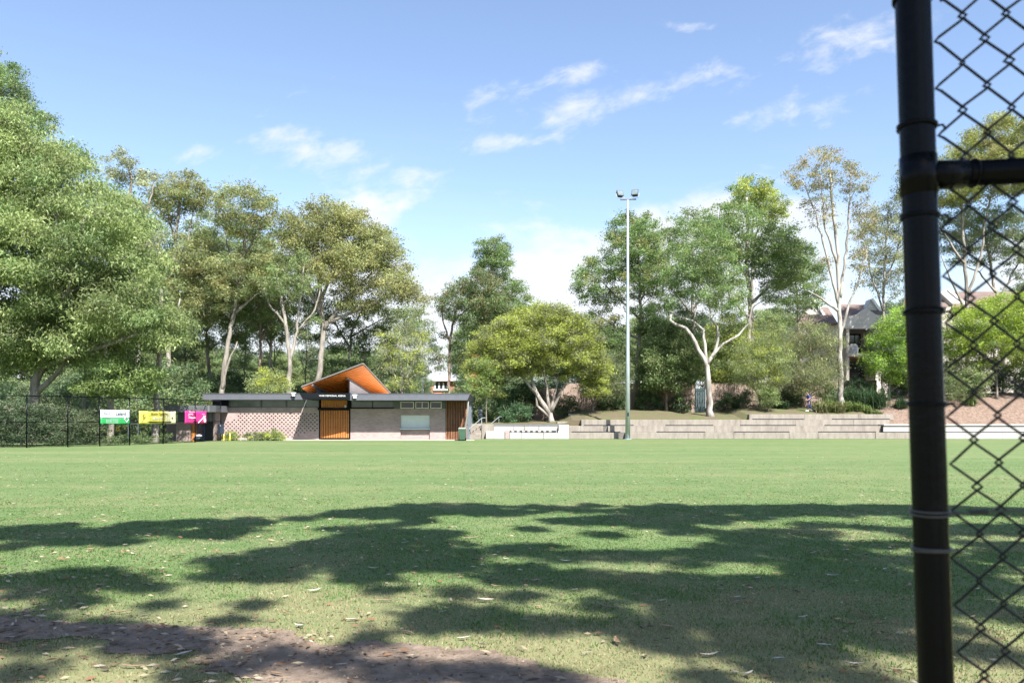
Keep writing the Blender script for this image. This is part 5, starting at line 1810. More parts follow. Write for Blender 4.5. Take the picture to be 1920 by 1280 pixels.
        for c, r in sorted(cl, key=lambda q: (q[0] - top).length):
            p, rd = min(nodes, key=lambda n: (c - n[0]).length + max(0, n[0].z - c.z) * .5)
            ln = (c - p).length
            ra = min(rd * .7, 0.015 + .008 * ln)
            k = max(2, int(ln / .8))
            pp = [p.lerp(c, i / k) + Vector((0, 0, .08 * ln * math.sin(math.pi * i / k))) for i in range(k + 1)]
            rr_ = [ra + (0.01 - ra) * i / k for i in range(k + 1)]
            wood.tube(pp, rr_, 4, cap=False)
            nodes += list(zip(pp, rr_))[1:]
        V, Cc, _ = leaf_cloud([np.array(c) for c, r in cl], [r for c, r in cl], [int(90 + 1900 * r ** 1.7) for c, r in cl], 0.25, 0.8, GREEN, OLIVE, .2, 77, 0.5, 0.17)
        V = V - np.array([bx, by, 0])
        o = bpy.data.objects.new('crown', np_mesh('crown', V, 3, MT['leaf'], Cc))
        COL.objects.link(o)
        o.parent = root
        wood.v = [(x - bx, y - by, z) for x, y, z in wood.v]
        o = bpy.data.objects.new('trunk', wood.mesh('trunk', MT['bark_pale'], True))
        COL.objects.link(o)
        o.parent = root


build_shade_trees()

# ================================================================== SMALLER THINGS
# ---- black chain-link fence round the left of the field
FENCE_PX = [(-190, 842.5), (-110, 841.8), (-30, 840.6), (50, 839.4), (127, 837.9), (187, 836.2), (243, 834.4), (306, 832.0), (366, 829.0), (414, 826.2)]
FENCE_H = 2.9


def fence_pts():
    return [Vector((*GP(x, y), 0)) for x, y in FENCE_PX]


def build_left_fence():
    pts = fence_pts()
    root = empty('chain_link_fence', pts[4])
    tag(root, 'black chain link fence along the left side of the field', 'fence')
    for p in pts:
        mb = MB()
        mb.tube([(p.x, p.y, -0.05), (p.x, p.y, FENCE_H)], 0.035, 7)
        mb.build('post', MT['fence_black'], root, smooth=True)
    for z, r in ((FENCE_H - 0.03, 0.028), (1.42, 0.022), (0.06, 0.012)):
        for a, b in zip(pts, pts[1:]):
            mb = MB()
            mb.tube([(a.x, a.y, z), (b.x, b.y, z)], r, 6)
            mb.build('rail', MT['fence_black'], root, smooth=True)
    wires = MB()
    pitch = 0.085
    for a, b in zip(pts, pts[1:]):
        d = b - a
        ln = d.length
        d.normalize()
        n = int((ln + FENCE_H) / pitch)
        for i in range(n):
            for s in (0, 1):
                t0, t1 = i * pitch - FENCE_H, i * pitch
                z0, z1 = 0.06, FENCE_H - 0.05
                if t0 < 0:
                    z0 += -t0 * (FENCE_H - .11) / FENCE_H
                    t0 = 0
                if t1 > ln:
                    z1 -= (t1 - ln) * (FENCE_H - .11) / FENCE_H
                    t1 = ln
                if t1 <= t0 + .02 or z1 <= z0:
                    continue
                u0, u1 = (t0, t1) if s == 0 else (ln - t0, ln - t1)
                wires.tube([a + d * u0 + Vector((0, 0, z0)), a + d * u1 + Vector((0, 0, z1))], 0.0026, 3, cap=False)
    o = wires.build('wire_mesh', MT['wire'], root)
    o['kind'] = 'stuff'
    # panel on the last post
    e = pts[-1]
    sg = empty('notice_board', (e.x, e.y - .1, 0.7))
    tag(sg, 'dark blank notice panel on the end post of the black fence', 'sign')
    mb = MB()
    mb.box(e.x - .22, e.x + .26, e.y - .10, e.y - .06, P(0, 813.5, e.y).z, P(0, 795, e.y).z)
    mb.build('panel', MT['navy'], sg, bevel=0.008)
    mb = MB()
    mb.box(e.x - .02, e.x + .02, e.y - .115, e.y - .103, P(0, 798, e.y).z, P(0, 797, e.y).z)
    mb.build('fixing', MT['white'], sg)


build_left_fence()


def fence_at(px):
    """fence point seen in photo column px"""
    pts = fence_pts()
    for a, b in zip(pts, pts[1:]):
        pa, pb = a.x / a.y * F + 960, b.x / b.y * F + 960
        if pa <= px <= pb:
            lo, hi = 0.0, 1.0
            for _ in range(30):
                m = (lo + hi) / 2
                q = a.lerp(b, m)
                if q.x / q.y * F + 960 < px:
                    lo = m
                else:
                    hi = m
            return a.lerp(b, lo)
    return pts[-1]


def build_banners():
    def frame(px0, px1, y0, y1):
        a, b = fence_at(px0), fence_at(px1)
        zt = EYE - (y0 - HOR) / F * (a.y + b.y) / 2
        zb = EYE - (y1 - HOR) / F * (a.y + b.y) / 2
        d = (b - a).normalized()
        out = Vector((d.y, -d.x, 0)) * 0.06      # toward the field
        return a + out, b + out, zb, zt, d

    def sheet(a, b, zb, zt, m, name, parent, push=0.0, wav=0.012, sag=0.02):
        d = (b - a).normalized()
        out = Vector((d.y, -d.x, 0))
        nx, nz = 16, 6
        v = []
        for j in range(nz + 1):
            for i in range(nx + 1):
                u, w = i / nx, j / nz
                p = a.lerp(b, u)
                o = out * (push + wav * math.sin(u * 9 + w * 2) + wav * .5 * math.sin(u * 23))
                v.append((p.x + o.x, p.y + o.y, zb + (zt - zb) * w - sag * math.sin(math.pi * u)))
        f = [(j * (nx + 1) + i, j * (nx + 1) + i + 1, (j + 1) * (nx + 1) + i + 1, (j + 1) * (nx + 1) + i) for j in range(nz) for i in range(nx)]
        mb = MB()
        mb.v, mb.f = v, f
        me = mb.mesh(name, m, True)
        o = link(name, me, parent)
        so = o.modifiers.new('thickness', 'SOLIDIFY')
        so.thickness = 0.004
        return o

    def words(root, a, b, zb, zt, u, w, body, size, m, bold=0.0):
        t = text_mesh('lettering', body, size, m, 0.001, bold)
        o = link('lettering', t, root)
        d = (b - a).normalized()
        out = Vector((d.y, -d.x, 0)) * 0.03
        p = a.lerp(b, u) + out
        o.location = Vector((p.x, p.y, zb + (zt - zb) * w)) - root.location
        o.rotation_euler = (0, 0, math.atan2(d.y, d.x))
        return o

    def stroke(root, a, b, zb, zt, pts, r, m, name):
        d = (b - a).normalized()
        out = Vector((d.y, -d.x, 0)) * 0.03
        mb = MB()
        mb.tube([a.lerp(b, u) + out + Vector((0, 0, zb + (zt - zb) * w)) for u, w in pts], r, 4)
        return mb.build(name, m, root)
    # white over green
    a, b, zb, zt, d = frame(187, 242.5, 768, 794)
    root = empty('banner', (a + b) / 2 + Vector((0, 0, zb)))
    tag(root, 'white and green banner tied to the black fence', 'banner', 'advertising banners on the fence')
    zm = zb + (zt - zb) * 0.40
    sheet(a, b, zm, zt, MT['banner_white'], 'white_field', root)
    sheet(a, b, zb, zm - .004, MT['banner_green'], 'green_field', root)
    words(root, a, b, zb, zt, .22, .74, 'Grill', .24, MT['ink'])
    words(root, a, b, zb, zt, .68, .72, 'Leland', .26, MT['ink'], .004)
    for w in (.29, .18, .08):
        words(root, a, b, zb, zt, .38, w, 'sports field community', .085, MT['banner_white'])
    stroke(root, a, b, zb, zt, [(.83, .46), (.80, .30), (.87, .10), (.94, .30), (.90, .46)], .03, MT['banner_white'], 'emblem')
    # yellow
    a, b, zb, zt, d = frame(259, 328.5, 770.5, 794)
    root = empty('banner', (a + b) / 2 + Vector((0, 0, zb)))
    tag(root, 'wide yellow banner with dark lettering tied to the black fence', 'banner', 'advertising banners on the fence')
    m2 = a.lerp(b, .7)
    sheet(a, m2, zb, zt, MT['banner_yellow'], 'yellow_field', root)
    sheet(m2, b, zb, zt, MT['banner_cream'], 'cream_field', root)
    words(root, a, b, zb, zt, .54, .78, 'Mobile Tigertown', .21, MT['ink_brown'], .004)
    words(root, a, b, zb, zt, .50, .46, 'tree care', .26, MT['offwhite'], .006)
    words(root, a, b, zb, zt, .52, .16, 'call for a free quote', .11, MT['ink_brown'])
    stroke(root, a, b, zb, zt, [(.08, .2), (.11, .45), (.09, .62), (.13, .80)], .025, MT['ink_brown'], 'emblem')
    stroke(root, a, b, zb, zt, [(.11, .45), (.16, .6), (.14, .35)], .02, MT['ink_brown'], 'emblem')
    stroke(root, a, b, zb, zt, [(.87, .42), (.90, .52)], .04, MT['ink'], 'emblem')
    # magenta
    a, b, zb, zt, d = frame(345, 386.5, 770.5, 793.5)
    root = empty('banner', (a + b) / 2 + Vector((0, 0, zb)))
    tag(root, 'magenta banner with white lettering tied to the black fence', 'banner', 'advertising banners on the fence')
    sheet(a, b, zb, zt, MT['banner_pink'], 'magenta_field', root)
    words(root, a, b, zb, zt, .30, .93, 'Sydney school of', .10, MT['white'])
    words(root, a, b, zb, zt, .24, .76, 'Swimming', .13, MT['white'], .002)
    words(root, a, b, zb, zt, .17, .64, 'fitness', .11, MT['white'])
    words(root, a, b, zb, zt, .30, .47, 'S Bridgepoint', .16, MT['white'], .004)
    words(root, a, b, zb, zt, .82, .76, 'enrol now', .10, MT['white'])
    words(root, a, b, zb, zt, .86, .52, '20', .26, MT['white'], .01)
    stroke(root, a, b, zb, zt, [(.58, .04), (.72, .30), (.90, .62)], .02, MT['white'], 'stripe')
    dd = (b - a).normalized()
    c = a.lerp(b, .88) + Vector((dd.y, -dd.x, 0)) * .03
    mb = MB()
    mb.tube([c + Vector((0, 0, zb + .22)), c + Vector((dd.y, -dd.x, 0)) * .01 + Vector((0, 0, zb + .22))], .15, 16)
    mb.build('badge', MT['white'], root)


build_banners()


def build_oddments():
    # small yellow warning sign on the grey trunk
    c = P(220.5, 804, 53.4)
    sg = empty('warning_sign', c)
    tag(sg, 'small yellow warning sign beside the grey trunk under the green banner', 'sign')
    mb = MB()
    mb.box(c.x - .12, c.x + .12, c.y, c.y + .015, c.z - .13, c.z + .13)
    mb.build('plate', MT['yellow_paint'], sg, bevel=.004)
    mb = MB()
    mb.prism([(c.x - .06, c.y - .004, c.z - .05), (c.x + .06, c.y - .004, c.z - .05), (c.x, c.y - .004, c.z + .06)], (0, .003, 0))
    mb.build('symbol', MT['ink'], sg)
    mb = MB()
    mb.tube([(c.x, c.y + .03, 0), (c.x, c.y + .03, c.z + .1)], .012, 5)
    mb.build('post', MT['dark'], sg)
    # white goal frame behind the fence
    gl = empty('goal_frame', (P(251, 0, 54).x, 54, 0))
    tag(gl, 'white tubular goal frame behind the fence between the green and yellow banners', 'goal')
    xa, xb = P(240.5, 0, 54).x, P(259, 0, 54).x
    for x in (xa, xb):
        mb = MB()
        mb.tube([(x, 54, 0), (x, 54, 1.25)], .04, 8)
        mb.build('post', MT['white'], gl, smooth=True)
    mb = MB()
    mb.tube([(xa - .04, 54, 1.27), (xb + .04, 54, 1.27)], .04, 8)
    mb.build('crossbar', MT['white'], gl, smooth=True)
    mb = MB()
    mb.tube([(xa, 54, .06), (xa, 55.1, .06), (xb, 55.1, .06), (xb, 54, .06)], .025, 6)
    mb.build('ground_bar', MT['white'], gl, smooth=True)
    # yellow bollards
    for px, w in ((419.5, 'left'), (431, 'right')):
        c = P(px, 0, 58.6)
        bo = empty('bollard', (c.x, 58.6, 0))
        tag(bo, 'short yellow bollard before the brick screen, %s one of two' % w, 'bollard', 'yellow bollards by the pavilion')
        mb = MB()
        mb.tube([(c.x, 58.6, 0), (c.x, 58.6, .52), (c.x, 58.6, .57)], [.045, .045, .02], 8)
        mb.build('post', MT['yellow_paint'], bo)
        mb = MB()
        mb.tube([(c.x, 58.6, .40), (c.x, 58.6, .45)], .048, 8)
        mb.build('band', MT['white'], bo)
    # green wheelie bin
    D = 58.9
    c = P(866.5, 0, D)
    bn = empty('wheelie_bin', (c.x, D, 0))
    tag(bn, 'green wheelie bin in front of the brown slat screen', 'bin')
    w0, w1 = .20, .27
    mb = MB()
    mb.hexa([(c.x - w0, D - .2, .06), (c.x + w0, D - .2, .06), (c.x + w0, D + .22, .06), (c.x - w0, D + .22, .06), (c.x - w1, D - .27, .86), (c.x + w1, D - .27, .86), (c.x + w1, D + .28, .86), (c.x - w1, D + .28, .86)])
    mb.build('body', MT['bin_green'], bn, bevel=.02)
    mb = MB()
    mb.hexa([(c.x - .29, D - .30, .865), (c.x + .29, D - .30, .865), (c.x + .29, D + .30, .865), (c.x - .29, D + .30, .865), (c.x - .24, D - .24, .94), (c.x + .24, D - .24, .94), (c.x + .26, D + .28, .97), (c.x - .26, D + .28, .97)])
    mb.build('lid', plain('pale_bin_lid', (0.20, 0.24, 0.20), .5), bn, bevel=.015)
    for s in (-1, 1):
        mb = MB()
        mb.tube([(c.x + s * .22, D + .25, .1), (c.x + s * .29, D + .25, .1)], .1, 12)
        mb.build('wheel', MT['black'], bn)
    mb = MB()
    mb.tube([(c.x - .2, D + .36, .9), (c.x + .2, D + .36, .9)], .018, 6)
    mb.build('handle', MT['bin_green'], bn)
    # timber post leaning beside the bin (peeling trunk in front of the screen)
    a, b = P(871, 824, 59.3), P(878, 752, 59.3)
    a.z = 0
    mb = MB()
    mb.tube([a, a.lerp(b, .35) + Vector((-.05, 0, 0)), a.lerp(b, .7) + Vector((.03, 0, 0)), b], [.10, .07, .055, .04], 7)
    tag(mb.build('leaning_trunk', MT['bark_pale'], smooth=True), 'thin leaning pale tree stem between the wheelie bin and the pavilion corner', 'tree stem')
    # information sign by the stairs
    D = 66.8
    c = P(900, 0, D)
    sg = empty('information_sign', (c.x, D, 0))
    tag(sg, 'dark blue information sign with white lettering beside the pavilion corner', 'sign')
    mb = MB()
    a0, b0 = P(896.5, 763, D), P(904.5, 781.5, D)
    mb.box(a0.x, b0.x, D, D + .04, b0.z, a0.z)
    mb.build('board', MT['navy'], sg)
    for x in (a0.x + .05, b0.x - .05):
        mb = MB()
        mb.tube([(x, D + .07, .8), (x, D + .07, a0.z)], .025, 6)
        mb.build('post', MT['steel'], sg)
    for i, (t, s) in enumerate((('PARK', .13), ('DOGS ON', .07), ('LEAD', .07))):
        o = link('lettering', text_mesh('lettering', t, s, MT['white'], .001), sg)
        o.location = Vector(((a0.x + b0.x) / 2, D - .012, a0.z - .28 - i * .16)) - sg.location
    # thin white flag pole behind the roof
    c = P(793, 0, 90)
    mb = MB()
    mb.tube([(c.x, 90, 0), (c.x, 90, P(0, 712, 90).z)], [.10, .06], 8)
    tag(mb.build('white_mast', MT['white'], smooth=True), 'short thin white mast above the pavilion roof left of the brick house', 'mast')
    # strappy grass tufts on the bank
    g = np.random.default_rng(5)
    spots = [(1540, 67.2, 1.0, 'F'), (1555, 67.6, 1.15, 'L'), (1572, 67.1, .95, 'F'), (1590, 67.4, .9, 'L'), (1608, 67.2, .7, 'L'), (1626, 67.4, .75, 'L'), (1645, 67.2, .7, 'L'), (1600, 69.2, 1.8, 'D'), (1622, 69.4, 2.0, 'D'), (1643, 69.2, 1.8, 'D'), (1470, 69.5, .7, 'D'), (1455, 70.0, .7, 'D'), (1380, 70.5, .6, 'D'), (1820, 68.6, .7, 'L'), (1690, 68.6, .9, 'D')]
    where = {0: 'right beside the walking person', 1: 'second to the right of the walking person', 2: 'just left of the slim pale gum trunk', 3: 'just right of the slim pale gum trunk', 4: 'along the terrace top below the dark grass, first', 5: 'along the terrace top below the dark grass, second', 6: 'along the terrace top at its right end',
             7: 'behind the slim gum under the balcony', 8: 'under the townhouse railing', 9: 'under the bright shrub tree', 10: 'behind the walking person', 11: 'left behind the walking person', 12: 'right of the green gate', 13: 'on the mulch behind the wire mesh', 14: 'hidden beside the black fence post'}
    kinds = {'F': ((0.20, 0.21, 0.10), 'pale flowering'), 'L': ((0.14, 0.19, 0.06), 'light green'), 'D': ((0.05, 0.09, 0.04), 'dark green')}
    for i, (px, D, h, k) in enumerate(spots):
        x = P(px, 0, D).x
        z = float(bank_z(x, D))
        n = 420
        tint, word = kinds[k]
        az = g.uniform(0, 2 * math.pi, n)
        out = np.abs(g.normal(0, .5, n)) * h
        hh = h * g.uniform(.35, 1.0, n) * np.where(g.random(n) < .12, 1.35, 1)
        bx, by = g.normal(0, .22, n) * h, g.normal(0, .22, n) * h
        dx, dy = np.cos(az), np.sin(az)
        w = .016 + .012 * g.random(n)
        sx, sy = -dy * w, dx * w
        p0 = np.stack([bx, by, np.zeros(n)], 1)
        p1 = np.stack([bx + dx * out * .45, by + dy * out * .45, hh * .75], 1)
        p2 = np.stack([bx + dx * out * 1.25, by + dy * out * 1.25, hh * (1.0 - np.clip(out / h, 0, 1) * .5)], 1)
        s = np.stack([sx, sy, np.zeros(n)], 1)
        q1 = np.stack([p0 - s, p0 + s, p1 + s, p1 - s], 1)
        q2 = np.stack([p1 - s, p1 + s, p2 + s * .2, p2 - s * .2], 1)
        V = np.concatenate([q1, q2]).reshape(-1, 3)
        c = np.array(tint) * g.uniform(.7, 1.3, n)[:, None]
        Cc = np.repeat(np.concatenate([c, c]), 4, axis=0)
        o = bpy.data.objects.new('strappy_grass_tuft', np_mesh('strappy_grass_tuft', V, 4, MT['leaf'], Cc))
        COL.objects.link(o)
        o.location = (x, D, z - .02)
        tag(o, '%s strappy grass tuft %s' % (word, where[i]), 'grass tuft', 'strappy grasses on the bank')


build_oddments()


# ---- person walking along the top of the terrace
def build_person():
    D = 67.3
    x0 = P(1516, 0, D).x
    z0 = float(bank_z(x0, D)) + 0.03
    J = {  # facing -x, mid stride
        'pelvis': (0.02, 0, .88, .135), 'waist': (0, 0, 1.03, .125), 'chest': (-.02, 0, 1.22, .15), 'neck0': (-.035, 0, 1.38, .075), 'neck': (-.05, 0, 1.44, .05), 'jaw': (-.075, 0, 1.52, .07), 'head': (-.065, 0, 1.60, .088), 'crown': (-.06, 0, 1.67, .06),
        'hipL': (.02, -.09, .82, .10), 'kneeL': (-.07, -.10, .46, .062), 'ankL': (-.10, -.10, .09, .042), 'toeL': (-.27, -.11, .045, .04),
        'hipR': (.04, .09, .82, .10), 'kneeR': (.14, .10, .47, .062), 'ankR': (.40, .10, .13, .042), 'toeR': (.30, .11, .045, .04),
        'shL': (-.02, -.17, 1.34, .062), 'elL': (.05, -.22, 1.08, .044), 'wrL': (-.16, -.20, .96, .032), 'haL': (-.24, -.19, .98, .03),
        'shR': (-.02, .17, 1.34, .062), 'elR': (.10, .22, 1.09, .044), 'wrR': (-.05, .21, .92, .032), 'haR': (-.12, .20, .90, .03)}
    E = [('pelvis', 'waist'), ('waist', 'chest'), ('chest', 'neck0'), ('neck0', 'neck'), ('neck', 'jaw'), ('jaw', 'head'), ('head', 'crown'), ('pelvis', 'hipL'), ('hipL', 'kneeL'), ('kneeL', 'ankL'), ('ankL', 'toeL'), ('pelvis', 'hipR'), ('hipR', 'kneeR'), ('kneeR', 'ankR'), ('ankR', 'toeR'), ('chest', 'shL'), ('shL', 'elL'), ('elL', 'wrL'), ('wrL', 'haL'), ('chest', 'shR'), ('shR', 'elR'), ('elR', 'wrR'), ('wrR', 'haR')]
    # separate short fingers rooted in each palm
    for s in 'LR':
        hx, hy, hz, _ = J['ha' + s]
        for k, (dx, dy, dz) in enumerate(((-.07, -.012, -.01), (-.078, -.004, -.012), (-.074, .006, -.016), (-.062, .014, -.018), (-.03, 0, .045))):
            J['f%s%d' % (s, k)] = (hx + dx, hy + dy * 1.6, hz + dz, .009)
            E.append(('ha' + s, 'f%s%d' % (s, k)))
    names = list(J)
    me = bpy.data.meshes.new('person_base')
    me.from_pydata([J[n][:3] for n in names], [(names.index(a), names.index(b)) for a, b in E], [])
    sk = bpy.data.objects.new('person_base', me)
    COL.objects.link(sk)
    m = sk.modifiers.new('skin', 'SKIN')
    m.use_smooth_shade = True
    for i, n in enumerate(names):
        sv = me.skin_vertices[0].data[i]
        sv.radius = (J[n][3], J[n][3])
        sv.use_root = (n == 'pelvis')
    su = sk.modifiers.new('smooth', 'SUBSURF')
    su.levels = su.render_levels = 2
    bpy.context.view_layer.update()
    dg = bpy.context.evaluated_depsgraph_get()
    body = bpy.data.meshes.new_from_object(sk.evaluated_get(dg))
    bpy.data.objects.remove(sk)
    body.name = 'person'
    body.materials.clear()
    for mm in ('skin', 'cloth_blue', 'cloth_navy', 'white'):
        body.materials.append(MT[mm])
    for p in body.polygons:
        c = p.center
        arm = abs(c.y) > .165
        if c.z > 1.41 or (arm and c.z < 1.16):
            p.material_index = 0
        elif c.z < .09:
            p.material_index = 3
        elif c.z < .92 and not arm:
            p.material_index = 2 if c.y < 0 else 1
        else:
            p.material_index = 1
        p.use_smooth = True
    o = bpy.data.objects.new('person', body)
    COL.objects.link(o)
    o.location = (x0, D, z0)
    tag(o, 'person in blue clothes and white shoes walking along the terrace top', 'person')

    def part(mb, name, mat, smooth=True):
        k = bpy.data.objects.new(name, mb.mesh(name, MT[mat], smooth))
        COL.objects.link(k)
        k.parent = o
    mb = MB()
    mb.tube([(-.055, 0, 1.50), (-.025, 0, 1.55), (-.03, 0, 1.64), (-.055, 0, 1.705), (-.09, 0, 1.70)], [.05, .085, .105, .085, .03], 10)
    part(mb, 'hair', 'hair')
    for y, ax, az in ((-.10, -.10, .0), (.10, .39, .045)):
        mb = MB()
        mb.tube([(ax + .06, y, az + .055), (ax - .02, y, az + .06), (ax - .12, y, az + .045), (ax - .20, y, az + .032)], [.045, .055, .048, .03], 8)
        part(mb, 'shoe', 'white')
    mb = MB()
    mb.tube([(.05, 0, 1.36), (.14, 0, 1.30), (.155, 0, 1.12), (.10, 0, 1.0)], [.05, .10, .11, .05], 8)
    part(mb, 'backpack', 'cloth_navy')


build_person()


# ---- black fence panel close to the camera
def build_near_fence():
    Dn = 1.30
    pm = P(1733, 640, Dn)
    tilt = R(-1.95)       # whole panel leans a little to the left
    g = random.Random(2)

    def W(lx, ly, lz):
        """panel coordinates (along, out, up measured from the point of the post at mid picture)"""
        ca, sa = math.cos(tilt), math.sin(tilt)
        return Vector((pm.x + lx * ca + lz * sa, Dn + ly - lx * 0.05, pm.z - lx * sa + lz * ca))
    root = empty('chain_link_gate_panel', W(0, 0, -pm.z))
    tag(root, 'black pipe and wire mesh fence panel close up at the right edge', 'fence')
    RP = 0.0268
    lzg = -pm.z - 0.05
    mb = MB()
    mb.tube([W(0, 0, lzg), W(0, 0, -0.6), W(0, 0, 0), W(0, 0, .7), W(0, 0, 1.35)], RP, 28)
    mb.build('post', MT['fence_black'], root, smooth=True)
    mb = MB()
    mb.tube([W(1.9, 0, lzg), W(1.9, 0, 0), W(1.9, 0, 1.35)], RP, 20)
    mb.build('post', MT['fence_black'], root, smooth=True)
    zr = (640 - 330) / F * Dn
    # rail with tee fitting
    mb = MB()
    mb.tube([W(.0, 0, zr), W(1.9, 0, zr + .006)], 0.0205, 20)
    mb.build('rail', MT['fence_black'], root, smooth=True)
    tee = MB()
    tee.tube([W(0, 0, zr - .031), W(0, 0, zr + .031)], RP + .0018, 28)
    tee.tube([W(.015, 0, zr), W(.072, 0, zr)], 0.0232, 22)
    tee.ring(W(.086, 0, zr), .0215, .0026, (1, 0, .03), 24, 6)
    tee.build('tee_fitting', MT['fence_black'], root, smooth=True)
    # tie wires round the post
    for py in (0, 240, 408, 588, 760, 962, 1032):
        lz = (640 - py) / F * Dn
        mb = MB()
        for k in range(2):
            mb.ring(W(0, 0, lz + k * .0045), RP + .0022, .0021, (0.04 * g.uniform(-1, 1), 0.1 * g.uniform(-1, 1), 1), 28, 6)
        mb.tube([W(RP, -.006, lz), W(RP + .012, -.004, lz + .002), W(RP + .02, .002, lz - .004)], .002, 6)
        mb.build('tie_wire', MT['tie'] if py in (962, 1032) else MT['fence_black'], root, smooth=True)
    # tension wire with its twisted end
    lz = (640 - 962) / F * Dn
    mb = MB()
    mb.tube([W(RP - .003, -.012, lz), W(RP + .03, -.008, lz), W(RP + .065, -.006, lz + .001), W(.5, -.004, lz), W(1.9, -.004, lz)], .0019, 6)
    for k in range(7):
        mb.ring(W(RP + .034 + k * .0042, -.007, lz + .0008), .0030, .0016, (1, 0, .15), 10, 5)
    mb.build('tension_wire', MT['tie'], root, smooth=True)
    # woven wires
    px_w, px_h = 84.0, 88.0
    ax, az = px_w / F * Dn / 2, px_h / F * Dn / 2
    x_first = RP + 0.012
    wires = MB()
    n = 36
    zb, zt = lzg + .12, 1.3
    zo = (640 - 79) / F * Dn
    k0 = int((zb - zo) / az) - 1
    k1 = int((zt - zo) / az) + 1
    for i in range(n):
        pts = []
        for k in range(k0, k1 + 1):
            right = ((k + i) % 2)                 # neighbouring wires turn on alternate rows
            lz = zo + k * az
            lx = x_first + i * ax + (ax if right else 0) + (0.0017 if not right else -0.0017) * -1
            wob = .0022 * math.sin(i * 1.7 + k * .9) + .0012 * math.sin(i * 5.1 + k * 2.3)
            s = 1 if right else -1
            lx += s * 0.0022
            d = 0.0028 * (1 if (right) else -1)
            # flattened twist at each corner
            pts.append(W(lx - s * .004 + wob, d, lz - .0055))
            pts.append(W(lx + s * .0008 + wob, -d, lz))
            pts.append(W(lx - s * .004 + wob, d * .3, lz + .0055))
        wires.tube(pts, .0023, 6, cap=False)
    o = wires.build('wire_mesh', MT['wire'], root, smooth=True)
    o['kind'] = 'stuff'


build_near_fence()


# ================================================================== GROUND COVER
def build_grass():
    g = np.random.default_rng(21)
    n = 520000
    # density falls with distance
    u = g.random(n)
    y0, y1 = 3.9, 34.0
    Y = (math.sqrt(y0) + u * (math.sqrt(y1) - math.sqrt(y0))) ** 2
    X = (g.random(n) * 2 - 1) * (Y * 0.66 + 1.0)
    mk = track_mask(X, Y)
    p = np.clip(1 - (mk + 0.0) * 9, 0, 1) * np.clip((33 - Y) / 20, 0, 1)
    thin = vnoise(X * 1.7, Y * 1.7, 31) * .6 + vnoise(X * 5, Y * 5, 32) * .4
    keep = (g.random(n) < p) & (g.random(n) < 0.35 + thin)
    X, Y = X[keep], Y[keep]
    n = len(X)
    dry = vnoise(X * .9, Y * 1.1, 41) * .5 + vnoise(X * 3.2, Y * 3.2, 42) * .35 + np.clip((8.2 - Y) / 3.5, 0, 1) * .36
    dry = np.clip((dry - .47) * 4, 0, 1)
    lush = vnoise(X * 1.9, Y * 1.9, 43)
    h = (0.012 + 0.015 * g.random(n)) * (0.7 + .7 * lush) * (1 - .25 * dry)
    h *= np.clip(1.25 - Y / 20, .3, 1)
    w = 0.0020 + 0.00055 * Y * (.7 + .6 * g.random(n))
    az = g.uniform(0, 2 * math.pi, n)
    lean = np.abs(g.normal(0, .55, n)) * h
    la = g.uniform(0, 2 * math.pi, n)
    bx, by = np.cos(az) * w, np.sin(az) * w
    a = np.stack([X - bx, Y - by, np.full(n, .0)], 1)
    b = np.stack([X + bx, Y + by, np.full(n, .0)], 1)
    c = np.stack([X + np.cos(la) * lean, Y + np.sin(la) * lean, h], 1)
    V = np.stack([a, b, c], 1).reshape(-1, 3)
    gr = np.array([0.078, 0.148, 0.040])[None] * g.uniform(.8, 1.22, n)[:, None]
    yl = np.array([0.138, 0.188, 0.072])[None] * g.uniform(.8, 1.22, n)[:, None]
    st = np.array([0.27, 0.235, 0.138])[None] * g.uniform(.75, 1.2, n)[:, None]
    isdry = g.random(n) < dry * .8
    isyl = g.random(n) < .3
    col = np.where(isdry[:, None], st, np.where(isyl[:, None], yl, gr))
    o = bpy.data.objects.new('grass', np_mesh('grass', V, 3, MT['blade'], np.repeat(col, 3, axis=0)))
    COL.objects.link(o)
    tag(o, 'short mown grass with dry patches in the foreground', 'grass', kind='stuff')


build_grass()


def leaf_shape(L, Wd, curl, g):
    """one curled gum leaf, 8 quads, lying along x"""
    n = 5
    v, f = [], []
    for i in range(n):
        t = i / (n - 1)
        w = Wd * (math.sin(math.pi * min(1, t * .92 + .04)) ** .8) * .5
        x = (t - .5) * L
        z = .006 + curl * L * (t - .5) ** 2 * 2
        y = .12 * L * math.sin(t * 2.6)
        v += [(x, y - w, z + w * .5), (x, y, z), (x, y + w, z + w * .5)]
    for i in range(n - 1):
        for k in (0, 1):
            f.append((i * 3 + k, i * 3 + k + 1, (i + 1) * 3 + k + 1, (i + 1) * 3 + k))
    return v, f


